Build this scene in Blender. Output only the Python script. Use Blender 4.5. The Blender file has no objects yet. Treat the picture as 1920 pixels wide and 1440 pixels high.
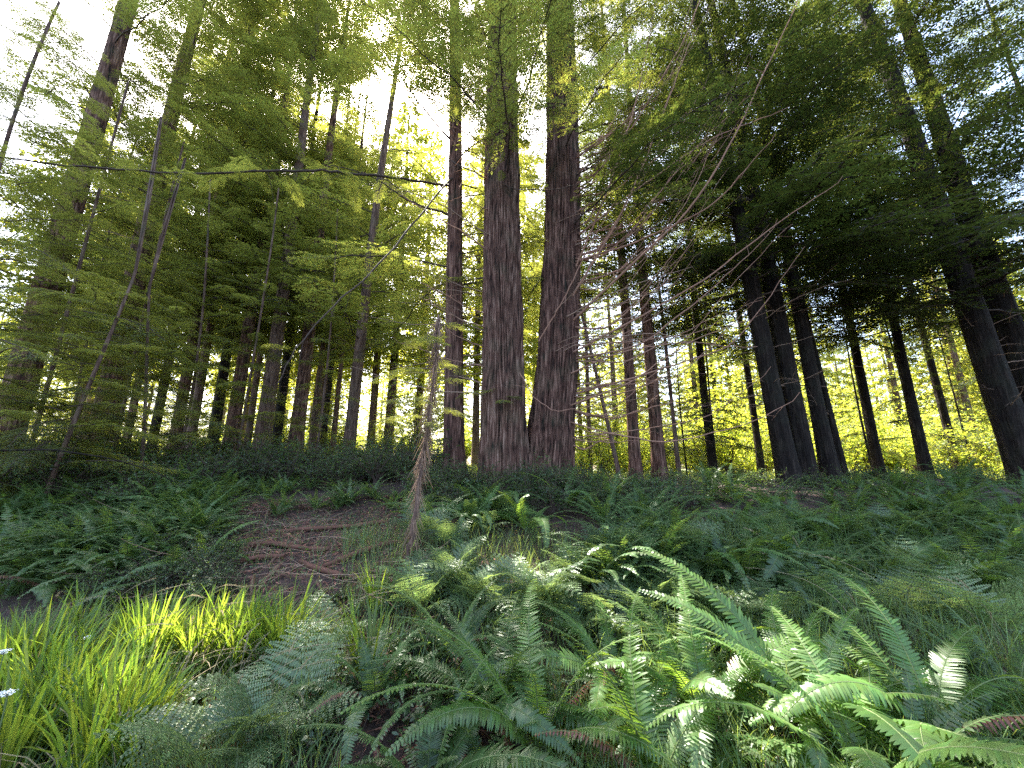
import bpy, math, random
import numpy as np
from mathutils import Vector, Matrix, Euler

random.seed(7)
RNG = np.random.default_rng(7)
S = bpy.context.scene
COL = S.collection
R = math.radians

# ------------------------------------------------------------------ camera
PITCH = 12.3
EYE = (0.0, 0.0, 1.55)
cam_d = bpy.data.cameras.new('camera')
cam_d.sensor_width = 36.0
cam_d.lens = 13.5
cam_d.clip_start = 0.05
cam_d.clip_end = 2000.0
cam = bpy.data.objects.new('camera', cam_d)
COL.objects.link(cam)
cam.location = EYE
cam.rotation_euler = (R(90 + PITCH), 0, 0)
S.camera = cam

# ------------------------------------------------------------------ sky and sun
SUN_EL = 52.0
SUN_AZ = -29.0          # degrees to the right of +Y
w = bpy.data.worlds.new('World')
S.world = w
w.use_nodes = True
nt = w.node_tree
bg = nt.nodes['Background']
sky = nt.nodes.new('ShaderNodeTexSky')
sky.sky_type = 'NISHITA'
sky.sun_disc = False
sky.sun_elevation = R(SUN_EL)
sky.sun_rotation = R(SUN_AZ)
sky.air_density = 1.0
sky.dust_density = 3.6
sky.ozone_density = 1.0
nt.links.new(sky.outputs[0], bg.inputs[0])
bg.inputs[1].default_value = 0.15

SUN_DIR = Vector((math.sin(R(SUN_AZ)) * math.cos(R(SUN_EL)),
                  math.cos(R(SUN_AZ)) * math.cos(R(SUN_EL)),
                  math.sin(R(SUN_EL))))
sd = bpy.data.lights.new('sun', 'SUN')
sd.energy = 5.0
sd.angle = R(0.55)
sd.color = (1.0, 0.94, 0.84)
sun = bpy.data.objects.new('sun', sd)
COL.objects.link(sun)
sun.rotation_euler = (-SUN_DIR).to_track_quat('-Z', 'Y').to_euler()
sun.location = (0, 0, 60)

S.view_settings.view_transform = 'Standard'
S.view_settings.look = 'None'
S.view_settings.gamma = 1.0
S.view_settings.use_curve_mapping = False
S.view_settings.exposure = 2.9

cy = S.cycles
cy.use_denoising = False
cy.max_bounces = 6
cy.diffuse_bounces = 4
cy.glossy_bounces = 2
cy.transmission_bounces = 4
cy.transparent_max_bounces = 4
cy.use_adaptive_sampling = True
cy.adaptive_threshold = 0.006

# ------------------------------------------------------------------ helpers
def tag(o, label=None, cat=None, group=None, kind=None):
    if label: o['label'] = label
    if cat: o['category'] = cat
    if group: o['group'] = group
    if kind: o['kind'] = kind
    return o

def link(name, data, parent=None, loc=None, rot=None, scale=None):
    o = bpy.data.objects.new(name, data)
    COL.objects.link(o)
    if parent is not None: o.parent = parent
    if loc is not None: o.location = loc
    if rot is not None: o.rotation_euler = rot
    if scale is not None:
        o.scale = (scale,) * 3 if isinstance(scale, (int, float)) else scale
    return o

def empty(name, loc, rotz=0.0):
    o = link(name, None, loc=loc, rot=(0, 0, rotz))
    o.empty_display_size = 0.2
    return o

class Acc:
    """collects triangles"""
    def __init__(s): s.V, s.F, s.M, s.n = [], [], [], 0
    def add(s, V, F, m=0):
        V = np.asarray(V, dtype=np.float32).reshape(-1, 3)
        F = np.asarray(F, dtype=np.int32).reshape(-1, 3)
        s.V.append(V); s.F.append(F + s.n); s.M.append(np.full(len(F), m, np.int32))
        s.n += len(V)
    def mesh(s, name, mats, smooth=False):
        V = np.concatenate(s.V); F = np.concatenate(s.F); M = np.concatenate(s.M)
        me = bpy.data.meshes.new(name)
        me.vertices.add(len(V)); me.vertices.foreach_set('co', V.ravel())
        me.loops.add(len(F) * 3); me.loops.foreach_set('vertex_index', F.ravel())
        me.polygons.add(len(F))
        me.polygons.foreach_set('loop_start', np.arange(0, len(F) * 3, 3, dtype=np.int32))
        for m in mats: me.materials.append(m)
        me.polygons.foreach_set('material_index', M)
        if smooth: me.polygons.foreach_set('use_smooth', np.ones(len(F), bool))
        me.update(calc_edges=True)
        return me

def norm(a):
    return a / np.maximum(np.linalg.norm(a, axis=-1, keepdims=True), 1e-9)

def leaves(acc, P, D, Nn, L, W, st=((0, .25), (.45, 1), (1, 0)), bend=0.0, fold=0.0, m=0):
    """ribbon leaves. P base, D direction, Nn leaf normal, L length, W width; st = (u, width) stations, last one a point.
    bend lowers the tip along -normal, fold lifts both edges."""
    P = np.asarray(P, float); n = len(P)
    if n == 0: return
    D = norm(np.asarray(D, float)); Nn = np.asarray(Nn, float)
    Sd = norm(np.cross(Nn, D)); Nn = norm(np.cross(D, Sd))
    L = np.broadcast_to(L, (n,))[:, None]; W = np.broadcast_to(W, (n,))[:, None]
    bend = np.broadcast_to(bend, (n,))[:, None]
    rows = []
    for k, (u, ww) in enumerate(st):
        c = P + D * L * (u - 0.35 * np.abs(bend) * u * u) - Nn * (bend * L * u * u)
        if k == len(st) - 1:
            rows.append(c[:, None])
        else:
            e = Nn * (fold * W * ww * .5)
            rows.append(np.stack([c + Sd * W * ww * .5 + e, c - Sd * W * ww * .5 + e], 1))
    V = np.concatenate(rows, 1); k = V.shape[1]
    F = []
    for r in range(len(st) - 2):
        a = 2 * r; F += [(a, a + 2, a + 3), (a, a + 3, a + 1)]
    a = 2 * (len(st) - 2); F.append((a, a + 2, a + 1))
    F = np.array(F)[None] + (np.arange(n) * k)[:, None, None]
    acc.add(V.reshape(-1, 3), F.reshape(-1, 3), m)

def diamonds(acc, P, D, Nn, L, W, m=0, fold=.25):
    P = np.asarray(P, float); n = len(P)
    if n == 0: return
    D = norm(np.asarray(D, float)); Sd = norm(np.cross(Nn, D)); N2 = norm(np.cross(D, Sd))
    L = np.broadcast_to(L, (n,))[:, None]; W = np.broadcast_to(W, (n,))[:, None]
    mid = P + D * L * .45 + N2 * W * fold * .5
    V = np.stack([P, mid + Sd * W * .5, P + D * L, mid - Sd * W * .5], 1)
    F = np.array([(0, 1, 2), (0, 2, 3)])[None] + (np.arange(n) * 4)[:, None, None]
    acc.add(V.reshape(-1, 3), F.reshape(-1, 3), m)

def tube(acc, pts, rad, sides=5, m=0, cap=False):
    pts = np.asarray(pts, float); n = len(pts)
    rad = np.broadcast_to(rad, (n,))
    T = norm(np.gradient(pts, axis=0))
    ref = np.array([0, 0, 1.0]) if abs(T[:, 2]).mean() < .8 else np.array([1.0, 0, 0])
    A = norm(np.cross(T, ref)); B = np.cross(T, A)
    th = np.linspace(0, 2 * math.pi, sides, endpoint=False)
    V = pts[:, None] + rad[:, None, None] * (np.cos(th)[None, :, None] * A[:, None] + np.sin(th)[None, :, None] * B[:, None])
    F = []
    for i in range(n - 1):
        for j in range(sides):
            a = i * sides + j; b = i * sides + (j + 1) % sides
            F += [(a, b, b + sides), (a, b + sides, a + sides)]
    V = V.reshape(-1, 3)
    if cap:
        V = np.concatenate([V, pts[-1:]]); c = len(V) - 1; o = (n - 1) * sides
        F += [(o + j, o + (j + 1) % sides, c) for j in range(sides)]
    acc.add(V, F, m)

def sm(t):
    t = np.clip(t, 0, 1); return t * t * (3 - 2 * t)

_ph = RNG.uniform(0, 6.28, (14, 2)); _fr = RNG.uniform(.35, 3.2, 14); _an = RNG.uniform(0, 6.28, 14)
def ground_z(x, y):
    x = np.asarray(x, float); y = np.asarray(y, float)
    z = 1.14 * sm((y - 2.0) / 6.3)
    z = z + .75 * sm((y - 8) / 8) * sm((-x - 1) / 7)
    z = z - .30 * sm((y - 9.5) / 9) * sm((x + 2) / 4)
    z = z + .30 * sm((y - 3.2) / 1.6) * sm((6 - y) / 2.0) * sm((-x - .3) / 1.2) * sm((x + 4.5) / 2)   # low litter mound left of the trunks
    z = z - .25 * sm((-x - 3.4) / 2) * sm((6.5 - y) / 3)
    amp = .035 * (1 - sm((y - 40) / 30))
    for k in range(14):
        z = z + amp / (.6 + _fr[k]) * np.sin(_fr[k] * (x * math.cos(_an[k]) + y * math.sin(_an[k])) * 2.0 + _ph[k, 0])
    return z
def gz(x, y): return float(ground_z(x, y))

_c, _s = math.cos(R(PITCH)), math.sin(R(PITCH))
def ray(px, py):
    a = (px - 960) / 720.0; b = (720 - py) / 720.0
    return np.array([a, _c - b * _s, b * _c + _s])
def at(px, py, Y):
    """world point seen at photograph pixel (px, py) at distance Y ahead"""
    d = ray(px, py); return np.array(EYE) + d * (Y / d[1])
def ground_at(px, py, lift=0.0):
    d = ray(px, py); t = .8
    while t < 120:
        p = np.array(EYE) + d * t
        if p[2] <= gz(p[0], p[1]) + lift: return p[0], p[1]
        t *= 1.01
    return p[0], p[1]
def x_for(px, Y):
    """x of something standing on the ground at distance Y that meets pixel column px"""
    x = 0
    for _ in range(5):
        z = gz(x, Y); dz = z + .2 - EYE[2]
        x = (px - 960) / 720 * (Y * _c + dz * _s)
    return x

# ------------------------------------------------------------------ materials
def new_mat(name):
    m = bpy.data.materials.new(name); m.use_nodes = True
    m.node_tree.nodes.clear(); return m, m.node_tree.nodes, m.node_tree.links

def leaf_mat(name, top, trans, tr=.5, rough=.5, var=.25, gloss=.06, scale=3.0):
    """two-sided leaf: reflects its own colour, passes sunlight through in a yellower one; varies plant by plant and leaf by leaf"""
    m, N, Lk = new_mat(name)
    out = N.new('ShaderNodeOutputMaterial')
    geo = N.new('ShaderNodeNewGeometry'); oi = N.new('ShaderNodeObjectInfo')
    noi = N.new('ShaderNodeTexNoise'); noi.inputs['Scale'].default_value = scale; noi.inputs['Detail'].default_value = 3
    Lk.new(geo.outputs['Position'], noi.inputs['Vector'])
    a = N.new('ShaderNodeMath'); a.operation = 'ADD'
    Lk.new(geo.outputs['Random Per Island'], a.inputs[0]); Lk.new(oi.outputs['Random'], a.inputs[1])
    b = N.new('ShaderNodeMath'); b.operation = 'ADD'
    Lk.new(a.outputs[0], b.inputs[0]); Lk.new(noi.outputs[0], b.inputs[1])
    c = N.new('ShaderNodeMapRange'); c.inputs[1].default_value = .6; c.inputs[2].default_value = 2.4
    c.inputs[3].default_value = 1 - var * 1.4; c.inputs[4].default_value = 1 + var * 1.6
    Lk.new(b.outputs[0], c.inputs[0])
    hs = []
    for col in (top, trans):
        h = N.new('ShaderNodeHueSaturation'); h.inputs['Color'].default_value = (*col, 1)
        hr = N.new('ShaderNodeMapRange'); hr.inputs[3].default_value = .5 - var * .09; hr.inputs[4].default_value = .5 + var * .06
        Lk.new(geo.outputs['Random Per Island'], hr.inputs[0])
        Lk.new(hr.outputs[0], h.inputs['Hue']); Lk.new(c.outputs[0], h.inputs['Value']); hs.append(h)
    d = N.new('ShaderNodeBsdfDiffuse'); t = N.new('ShaderNodeBsdfTranslucent'); g = N.new('ShaderNodeBsdfGlossy')
    g.inputs['Roughness'].default_value = rough
    g.inputs['Color'].default_value = (.8, .85, .8, 1)
    Lk.new(hs[0].outputs[0], d.inputs[0]); Lk.new(hs[1].outputs[0], t.inputs[0])
    m1 = N.new('ShaderNodeMixShader'); m1.inputs[0].default_value = tr
    Lk.new(d.outputs[0], m1.inputs[1]); Lk.new(t.outputs[0], m1.inputs[2])
    m2 = N.new('ShaderNodeMixShader'); m2.inputs[0].default_value = gloss * .45
    Lk.new(m1.outputs[0], m2.inputs[1]); Lk.new(g.outputs[0], m2.inputs[2])
    Lk.new(m2.outputs[0], out.inputs[0])
    return m

def ramp(N, stops):
    r = N.new('ShaderNodeValToRGB'); e = r.color_ramp.elements
    while len(e) < len(stops): e.new(.5)
    for i, (p, c) in enumerate(stops): e[i].position = p; e[i].color = (*c, 1)
    return r

def bark_mat(name, stops, moss=.0, stretch=(13, 13, 1.5), bump=1.0):
    m, N, Lk = new_mat(name)
    out = N.new('ShaderNodeOutputMaterial'); bs = N.new('ShaderNodeBsdfPrincipled')
    bs.inputs['Roughness'].default_value = .9; bs.inputs['Specular IOR Level'].default_value = .2
    tc = N.new('ShaderNodeTexCoord'); mp = N.new('ShaderNodeMapping'); mp.inputs['Scale'].default_value = stretch
    Lk.new(tc.outputs['Object'], mp.inputs[0])
    n1 = N.new('ShaderNodeTexNoise'); n1.inputs['Scale'].default_value = 1.0; n1.inputs['Detail'].default_value = 7; n1.inputs['Roughness'].default_value = .65
    Lk.new(mp.outputs[0], n1.inputs['Vector'])
    v = N.new('ShaderNodeTexVoronoi'); v.feature = 'DISTANCE_TO_EDGE'; v.inputs['Scale'].default_value = 1.3
    Lk.new(mp.outputs[0], v.inputs['Vector'])
    mx = N.new('ShaderNodeMath'); mx.operation = 'MULTIPLY_ADD'; mx.inputs[1].default_value = .55
    Lk.new(v.outputs[0], mx.inputs[0]); Lk.new(n1.outputs[0], mx.inputs[2])
    r = ramp(N, stops); Lk.new(mx.outputs[0], r.inputs[0])
    n2 = N.new('ShaderNodeTexNoise'); n2.inputs['Scale'].default_value = 2.2; n2.inputs['Detail'].default_value = 4
    Lk.new(tc.outputs['Object'], n2.inputs['Vector'])
    r2 = ramp(N, [(.48, (0, 0, 0)), (.68, (1, 1, 1))]); Lk.new(n2.outputs[0], r2.inputs[0])
    mm = N.new('ShaderNodeMath'); mm.operation = 'MULTIPLY'; mm.inputs[1].default_value = moss
    Lk.new(r2.outputs[0], mm.inputs[0])
    mc = N.new('ShaderNodeMixRGB'); mc.inputs[2].default_value = (.085, .105, .06, 1)
    Lk.new(mm.outputs[0], mc.inputs[0]); Lk.new(r.outputs[0], mc.inputs[1]); Lk.new(mc.outputs[0], bs.inputs['Base Color'])
    bp = N.new('ShaderNodeBump'); bp.inputs['Strength'].default_value = bump; bp.inputs['Distance'].default_value = .05
    Lk.new(mx.outputs[0], bp.inputs['Height']); Lk.new(bp.outputs[0], bs.inputs['Normal'])
    Lk.new(bs.outputs[0], out.inputs[0])
    return m

def plain_mat(name, col, rough=.85, var=.3, scale=20):
    m, N, Lk = new_mat(name)
    out = N.new('ShaderNodeOutputMaterial'); bs = N.new('ShaderNodeBsdfPrincipled'); bs.inputs['Roughness'].default_value = rough
    bs.inputs['Specular IOR Level'].default_value = .25
    geo = N.new('ShaderNodeNewGeometry')
    n = N.new('ShaderNodeTexNoise'); n.inputs['Scale'].default_value = scale; n.inputs['Detail'].default_value = 4
    Lk.new(geo.outputs['Position'], n.inputs['Vector'])
    a = N.new('ShaderNodeMath'); a.operation = 'ADD'; Lk.new(geo.outputs['Random Per Island'], a.inputs[0]); Lk.new(n.outputs[0], a.inputs[1])
    c = N.new('ShaderNodeMapRange'); c.inputs[1].default_value = .3; c.inputs[2].default_value = 1.7
    c.inputs[3].default_value = 1 - var; c.inputs[4].default_value = 1 + var
    Lk.new(a.outputs[0], c.inputs[0])
    h = N.new('ShaderNodeHueSaturation'); h.inputs['Color'].default_value = (*col, 1); Lk.new(c.outputs[0], h.inputs['Value'])
    Lk.new(h.outputs[0], bs.inputs['Base Color']); Lk.new(bs.outputs[0], out.inputs[0])
    return m

M = {}
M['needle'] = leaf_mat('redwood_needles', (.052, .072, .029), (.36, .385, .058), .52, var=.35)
M['needle_shaded'] = leaf_mat('shaded_canopy_needles', (.016, .027, .011), (.12, .15, .022), .40, var=.3)  # shade of the backlit right hand canopy is put into this needle colour
M['needle_far'] = leaf_mat('sunlit_needles', (.085, .115, .028), (.46, .47, .05), .52, var=.35, scale=.6)  # sunlight on the far trees is put into this brighter, yellower colour
M['broadleaf'] = leaf_mat('broad_leaves', (.10, .145, .035), (.58, .63, .055), .57, var=.35)
M['shrub'] = leaf_mat('shrub_leaves', (.050, .085, .035), (.17, .27, .04), .40, rough=.4, gloss=.09, var=.35)
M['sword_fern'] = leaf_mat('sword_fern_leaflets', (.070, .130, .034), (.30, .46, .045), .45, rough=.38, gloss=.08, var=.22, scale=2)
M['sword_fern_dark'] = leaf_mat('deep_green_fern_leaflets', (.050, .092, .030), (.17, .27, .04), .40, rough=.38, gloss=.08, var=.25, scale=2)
M['bracken'] = leaf_mat('lacy_fern_leaflets', (.085, .135, .055), (.24, .34, .08), .40, rough=.4, gloss=.1, var=.25)
M['fern_dead'] = leaf_mat('dead_fern_leaflets', (.16, .070, .040), (.20, .09, .04), .3, var=.4)
M['dry'] = leaf_mat('dry_straw', (.30, .25, .15), (.32, .26, .13), .35, var=.25)
M['blade'] = leaf_mat('broad_grass_blades', (.075, .135, .025), (.30, .42, .035), .50, rough=.4, gloss=.05, var=.25)
M['grass'] = leaf_mat('fine_grass_blades', (.080, .125, .045), (.22, .31, .05), .4, var=.35)
M['meadow'] = leaf_mat('meadow_grass_blades', (.14, .19, .04), (.42, .48, .06), .5, var=.3)
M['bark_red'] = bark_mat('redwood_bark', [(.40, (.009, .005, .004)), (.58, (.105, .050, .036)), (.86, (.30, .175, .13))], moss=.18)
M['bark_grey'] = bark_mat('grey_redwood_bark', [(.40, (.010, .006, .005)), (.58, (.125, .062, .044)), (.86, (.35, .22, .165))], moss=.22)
M['bark_shaded'] = bark_mat('shade_darkened_bark', [(.30, (.004, .003, .003)), (.6, (.014, .009, .007)), (.85, (.042, .029, .023))], moss=.08)  # bark colour lowered to carry the shade on the camera side of the trunks
M['bark_thin'] = bark_mat('thin_trunk_bark', [(.30, (.020, .012, .010)), (.55, (.11, .065, .050)), (.80, (.24, .16, .125))], moss=.3)
M['twig'] = plain_mat('twig_bark', (.065, .044, .034), var=.35)
M['twig_pale'] = plain_mat('dry_twig_wood', (.24, .155, .11), var=.35)
M['limb'] = plain_mat('bare_limb_bark', (.26, .14, .095), var=.5)
M['shag'] = plain_mat('shaggy_dead_twigs', (.25, .155, .105), var=.55)
M['stem'] = plain_mat('green_stems', (.10, .13, .05), var=.3)
M['litter'] = plain_mat('needle_litter', (.20, .088, .060), var=.6, scale=8)
M['petal'] = plain_mat('white_petals', (.75, .76, .74), var=.08)
M['stump'] = plain_mat('rotten_wood', (.10, .045, .03), var=.5, scale=12)

def ground_mat():
    m, N, Lk = new_mat('forest_floor')
    out = N.new('ShaderNodeOutputMaterial'); bs = N.new('ShaderNodeBsdfPrincipled'); bs.inputs['Roughness'].default_value = .95
    geo = N.new('ShaderNodeNewGeometry'); sx = N.new('ShaderNodeSeparateXYZ'); Lk.new(geo.outputs['Position'], sx.inputs[0])
    n1 = N.new('ShaderNodeTexNoise'); n1.inputs['Scale'].default_value = 14; n1.inputs['Detail'].default_value = 8; n1.inputs['Roughness'].default_value = .7
    Lk.new(geo.outputs['Position'], n1.inputs['Vector'])
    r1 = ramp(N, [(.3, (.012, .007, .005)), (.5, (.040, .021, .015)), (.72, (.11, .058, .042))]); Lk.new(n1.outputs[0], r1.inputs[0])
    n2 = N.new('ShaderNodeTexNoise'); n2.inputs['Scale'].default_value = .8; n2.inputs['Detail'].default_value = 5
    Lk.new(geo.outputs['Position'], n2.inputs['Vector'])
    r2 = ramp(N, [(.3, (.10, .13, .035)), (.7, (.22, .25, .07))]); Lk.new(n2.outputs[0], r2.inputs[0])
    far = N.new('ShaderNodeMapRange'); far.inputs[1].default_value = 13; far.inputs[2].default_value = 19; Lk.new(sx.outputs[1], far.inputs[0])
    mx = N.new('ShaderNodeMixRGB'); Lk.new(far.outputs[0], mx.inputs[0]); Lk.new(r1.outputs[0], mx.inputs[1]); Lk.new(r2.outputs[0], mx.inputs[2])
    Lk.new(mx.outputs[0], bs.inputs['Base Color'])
    bp = N.new('ShaderNodeBump'); bp.inputs['Strength'].default_value = .8; bp.inputs['Distance'].default_value = .03
    Lk.new(n1.outputs[0], bp.inputs['Height']); Lk.new(bp.outputs[0], bs.inputs['Normal'])
    Lk.new(bs.outputs[0], out.inputs[0]); return m
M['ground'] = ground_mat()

# ------------------------------------------------------------------ sun gaps: places in the foreground that the sun reaches
LIT = []
def lit(px, py, lift, r):
    x, y = ground_at(px, py, lift); LIT.append((x, y, gz(x, y) + lift, r))
for a in [(280, 1190, .35, .5), (430, 1190, .35, .5), (1130, 1080, .4, .55), (980, 1090, .3, .4), (850, 1110, .3, .4), (1260, 1140, .3, .35),
          (820, 960, .4, .45), (1430, 1260, .4, .5), (1560, 1290, .4, .4), (1140, 1240, .4, .4), (1060, 1130, .35, .3), (1190, 1090, .35, .3), (740, 1130, .3, .3), (1590, 1240, .4, .3), (1330, 1330, .4, .4), (1720, 1280, .4, .45), (1500, 1330, .35, .4), (1620, 1350, .35, .4), (1400, 1210, .4, .35), (1250, 1330, .3, .3), (150, 1260, .35, .35), (380, 1330, .1, .4), (240, 1330, .3, .35), (590, 1200, .1, .3)]:
    lit(*a)
LIT.append((x_for(1800, 13.5), 13.5, gz(x_for(1800, 13.5), 13.5) + 1.3, 1.0))   # the bright bush
_sd = np.array(SUN_DIR)
LP = np.array([l[:3] for l in LIT]); LR = np.array([l[3] for l in LIT])
def in_gap(P, grow=1.0):
    """share of the points P that stand in one of the gaps the sun shines through"""
    d = P[:, None] - LP[None]; t = (d * _sd).sum(-1)
    q = np.linalg.norm(d - t[..., None] * _sd, axis=-1)
    return ((q < LR[None] * grow) & (t > .5)).any(1).mean()

# ------------------------------------------------------------------ ground
def make_ground():
    ys = np.concatenate([np.arange(-6, 14, .16), np.arange(14, 40, .8), np.geomspace(40, 170, 14)])
    xs = np.concatenate([-np.geomspace(170, 14, 18), np.arange(-13.8, 14, .16), np.geomspace(14, 170, 18)])
    X, Y = np.meshgrid(xs, ys); Z = ground_z(X, Y)
    near = (np.abs(X) < 14) & (Y < 14)
    Z = Z + np.where(near, RNG.normal(0, .012, X.shape), 0)
    V = np.stack([X, Y, Z], -1).reshape(-1, 3); nx = len(xs)
    i, j = np.meshgrid(np.arange(len(ys) - 1), np.arange(nx - 1), indexing='ij'); a = (i * nx + j).ravel()
    F = np.concatenate([np.stack([a, a + 1, a + nx + 1], 1), np.stack([a, a + nx + 1, a + nx], 1)])
    ac = Acc(); ac.add(V, F)
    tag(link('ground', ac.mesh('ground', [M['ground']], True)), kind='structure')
make_ground()

# ------------------------------------------------------------------ trunks
def trunk_mesh(name, r0, r1, H, mat, sides=24, flare=.35, ridge=.05, seed=0, wander=.15, lean=(0, 0), fine=.25, burls=0, fl_h=.45, bow=0):
    rg = np.random.default_rng(seed)
    zs = np.concatenate([np.arange(-.4, 8, fine), np.arange(8, H, fine * 3), [H]])
    th = np.linspace(0, 2 * math.pi, sides, endpoint=False)
    Z, T = np.meshgrid(zs, th, indexing='ij'); u = np.clip(Z / H, 0, 1)
    rad = r1 + (r0 - r1) * (1 - u) ** .9
    rad = rad * (1 + flare * np.exp(-np.clip(Z + .1, 0, None) / fl_h))
    fl = sum(rg.uniform(.4, 1) * np.cos(k * T + rg.uniform(0, 6.28) + rg.uniform(-.15, .15) * Z) for k in (3, 4, 5, 7))
    rad = rad * (1 + .022 * fl + .05 * np.exp(-np.clip(Z, 0, None) / .6) * fl)
    kk = [int(sides * f) for f in (.17, .23, .29, .37)]
    rr = 0
    for k in kk:
        ph = rg.uniform(0, 6.28); w1 = rg.uniform(-.5, .5); w2 = rg.uniform(.7, 1.8); p2 = rg.uniform(0, 6.28)
        rr = rr + (np.abs(np.cos(k * T * .5 * 1.0 + ph + w1 * Z + .9 * np.sin(w2 * Z + p2))) - .6)
    rad = rad + r0 * ridge * rr * .5
    if burls:
        for _ in range(burls):
            bz = rg.uniform(.2, 9); bt = rg.uniform(0, 6.28); d = (T - bt + math.pi) % (2 * math.pi) - math.pi
            rad = rad + r0 * rg.uniform(-.07, .10) * np.exp(-(d / rg.uniform(.2, .5)) ** 2 - ((Z - bz) / rg.uniform(.12, .6)) ** 2)
    cx = bow * (1 - np.exp(-np.clip(Z, 0, None) / 5)) + lean[0] * Z + wander * np.sin(Z * .23 + rg.uniform(0, 6)) * u; cy_ = lean[1] * Z + wander * np.sin(Z * .19 + rg.uniform(0, 6)) * u
    V = np.stack([cx + rad * np.cos(T), cy_ + rad * np.sin(T), Z], -1).reshape(-1, 3)
    i, j = np.meshgrid(np.arange(len(zs) - 1), np.arange(sides), indexing='ij')
    a = (i * sides + j).ravel(); b = (i * sides + (j + 1) % sides).ravel()
    F = np.concatenate([np.stack([a, b, b + sides], 1), np.stack([a, b + sides, a + sides], 1)])
    ac = Acc(); ac.add(V, F)
    return ac.mesh(name, [mat], True)

# ------------------------------------------------------------------ branches
def branch_meshes(seed, L, mat, leaf=(.055, .013), step=.030, droop=.30, rise=.12, sec_step=.10, bare=False, dens=1.0, tert=.11, spread=.32):
    """a conifer branch along +X: wood mesh and foliage mesh"""
    rg = np.random.default_rng(seed)
    wood, fol = Acc(), Acc()
    t = np.linspace(0, 1, 12)
    wob = np.cumsum(rg.normal(0, .012, (12, 2)), 0) * L
    axis = np.stack([L * t * (1 - .06 * t), wob[:, 0], L * (rise * t - droop * t * t) + wob[:, 1] * .5], 1)
    tube(wood, axis, .0055 * L * (1 - t * .88) + .002, 5)
    def pt(u): return np.stack([np.interp(u, t, axis[:, k]) for k in range(3)], -1)
    PP, DD, NN, LL = [], [], [], []
    us = np.arange(.12 if not bare else .2, .99, sec_step / L)
    side = 1
    for u in us:
        side = -side
        if rg.random() > dens: continue
        p = pt(u); T = norm(pt(min(1, u + .03)) - pt(u - .03))
        l2 = L * spread * (min(1, .35 + u * 2.2)) * (1 - u) ** .65 * rg.uniform(.65, 1.15) + .12
        ang = R(rg.uniform(42, 68)) * side
        lat = norm(np.cross([0, 0, 1.0], T))
        d2 = norm(T * math.cos(ang) + lat * math.sin(ang) + np.array([0, 0, rg.uniform(-.25, .12)]))
        n = max(4, int(l2 / .09)); s = np.linspace(0, 1, n)
        sec = p + d2 * (l2 * s)[:, None] + np.array([0, 0, -1.0]) * (.22 * l2 * s * s)[:, None] + T * (.16 * l2 * s * s)[:, None]
        if l2 > .15: tube(wood, sec[::2] if n > 6 else sec, np.linspace(.0022 * L ** .5 + .0015, .0012, len(sec[::2] if n > 6 else sec)), 3)
        if bare:
            continue
        # tertiary shoots, each a flat comb of needles
        for q in np.arange(.12, 1.0, tert / max(l2, .15)):
            for sgn in (1, -1):
                if rg.random() < .15: continue
                pq = np.array([np.interp(q, s, sec[:, k]) for k in range(3)])
                l3 = (.26 * (1 - q) + .08) * rg.uniform(.6, 1.3) * min(1, l2 + .45)
                lat2 = norm(np.cross([0, 0, 1.0], d2))
                d3 = norm(d2 * .75 + lat2 * sgn * .8 + np.array([0, 0, rg.uniform(-.45, .1)]))
                m = max(2, int(l3 / step)); s3 = (np.arange(m) + .5) / m
                base = pq + d3 * (l3 * s3)[:, None] + np.array([0, 0, -.25]) * (l3 * s3 * s3)[:, None]
                l4 = norm(np.cross([0, 0, 1.0], d3)); up = norm(np.cross(d3, l4))
                for g in (1, -1):
                    PP.append(base); DD.append(d3 * .65 + l4 * g + rg.normal(0, .18, (m, 3)))
                    NN.append(np.broadcast_to(up, (m, 3)) + rg.normal(0, .25, (m, 3))); LL.append(leaf[0] * (1.15 - .55 * s3) * rg.uniform(.8, 1.2, m))
    wm = wood.mesh('branch_wood', [M['twig_pale'] if bare else M['twig']])
    if bare: return wm, None
    PP = np.concatenate(PP); DD = np.concatenate(DD); NN = np.concatenate(NN); LL = np.concatenate(LL)
    diamonds(fol, PP, DD, NN, LL, leaf[1] * LL / leaf[0] * rg.uniform(.8, 1.3, len(LL)))
    return wm, fol.mesh('needle_foliage', [mat])

FINE = [branch_meshes(10 + k, 3.4, M['needle'], leaf=(.056, .021), step=.030, droop=rd, rise=ri, sec_step=.11, tert=.09)
        for k, (rd, ri) in enumerate([(.30, .10), (.22, .16), (.40, .14), (.16, .02)])]
MID = [branch_meshes(20 + k, 3.6, M['needle_shaded'], leaf=(.105, .044), step=.055, droop=rd, rise=ri, sec_step=.15, tert=.13)
       for k, (rd, ri) in enumerate([(.26, .10), (.18, .12), (.34, .12)])]
def joined(wm, fm, mat):
    ac = Acc()
    for k, me in enumerate((wm, fm)):
        V = np.empty(len(me.vertices) * 3, np.float32); me.vertices.foreach_get('co', V)
        F = np.empty(len(me.polygons) * 3, np.int32); me.polygons.foreach_get('vertices', F); ac.add(V, F, k)
    return ac.mesh('branch', [M['twig'], mat]), 0
MIDL = [joined(w_, f_, M['needle']) for w_, f_ in MID]
MID = [joined(w_, f_, M['needle_shaded']) for w_, f_ in MID]
FINE_SHADED = []  # the same redwood sprays with canopy shade painted into their needles
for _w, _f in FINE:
    _g = _f.copy(); _g.materials[0] = M['needle_shaded']; FINE_SHADED.append((_w, _g))
BARE = [branch_meshes(40 + k, 3.0, None, droop=rd, rise=ri, sec_step=.30, bare=True, dens=.8, spread=.25)[0]
        for k, (rd, ri) in enumerate([(.12, .05), (-.12, .05), (-.25, .15), (.25, .2)])]

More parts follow.
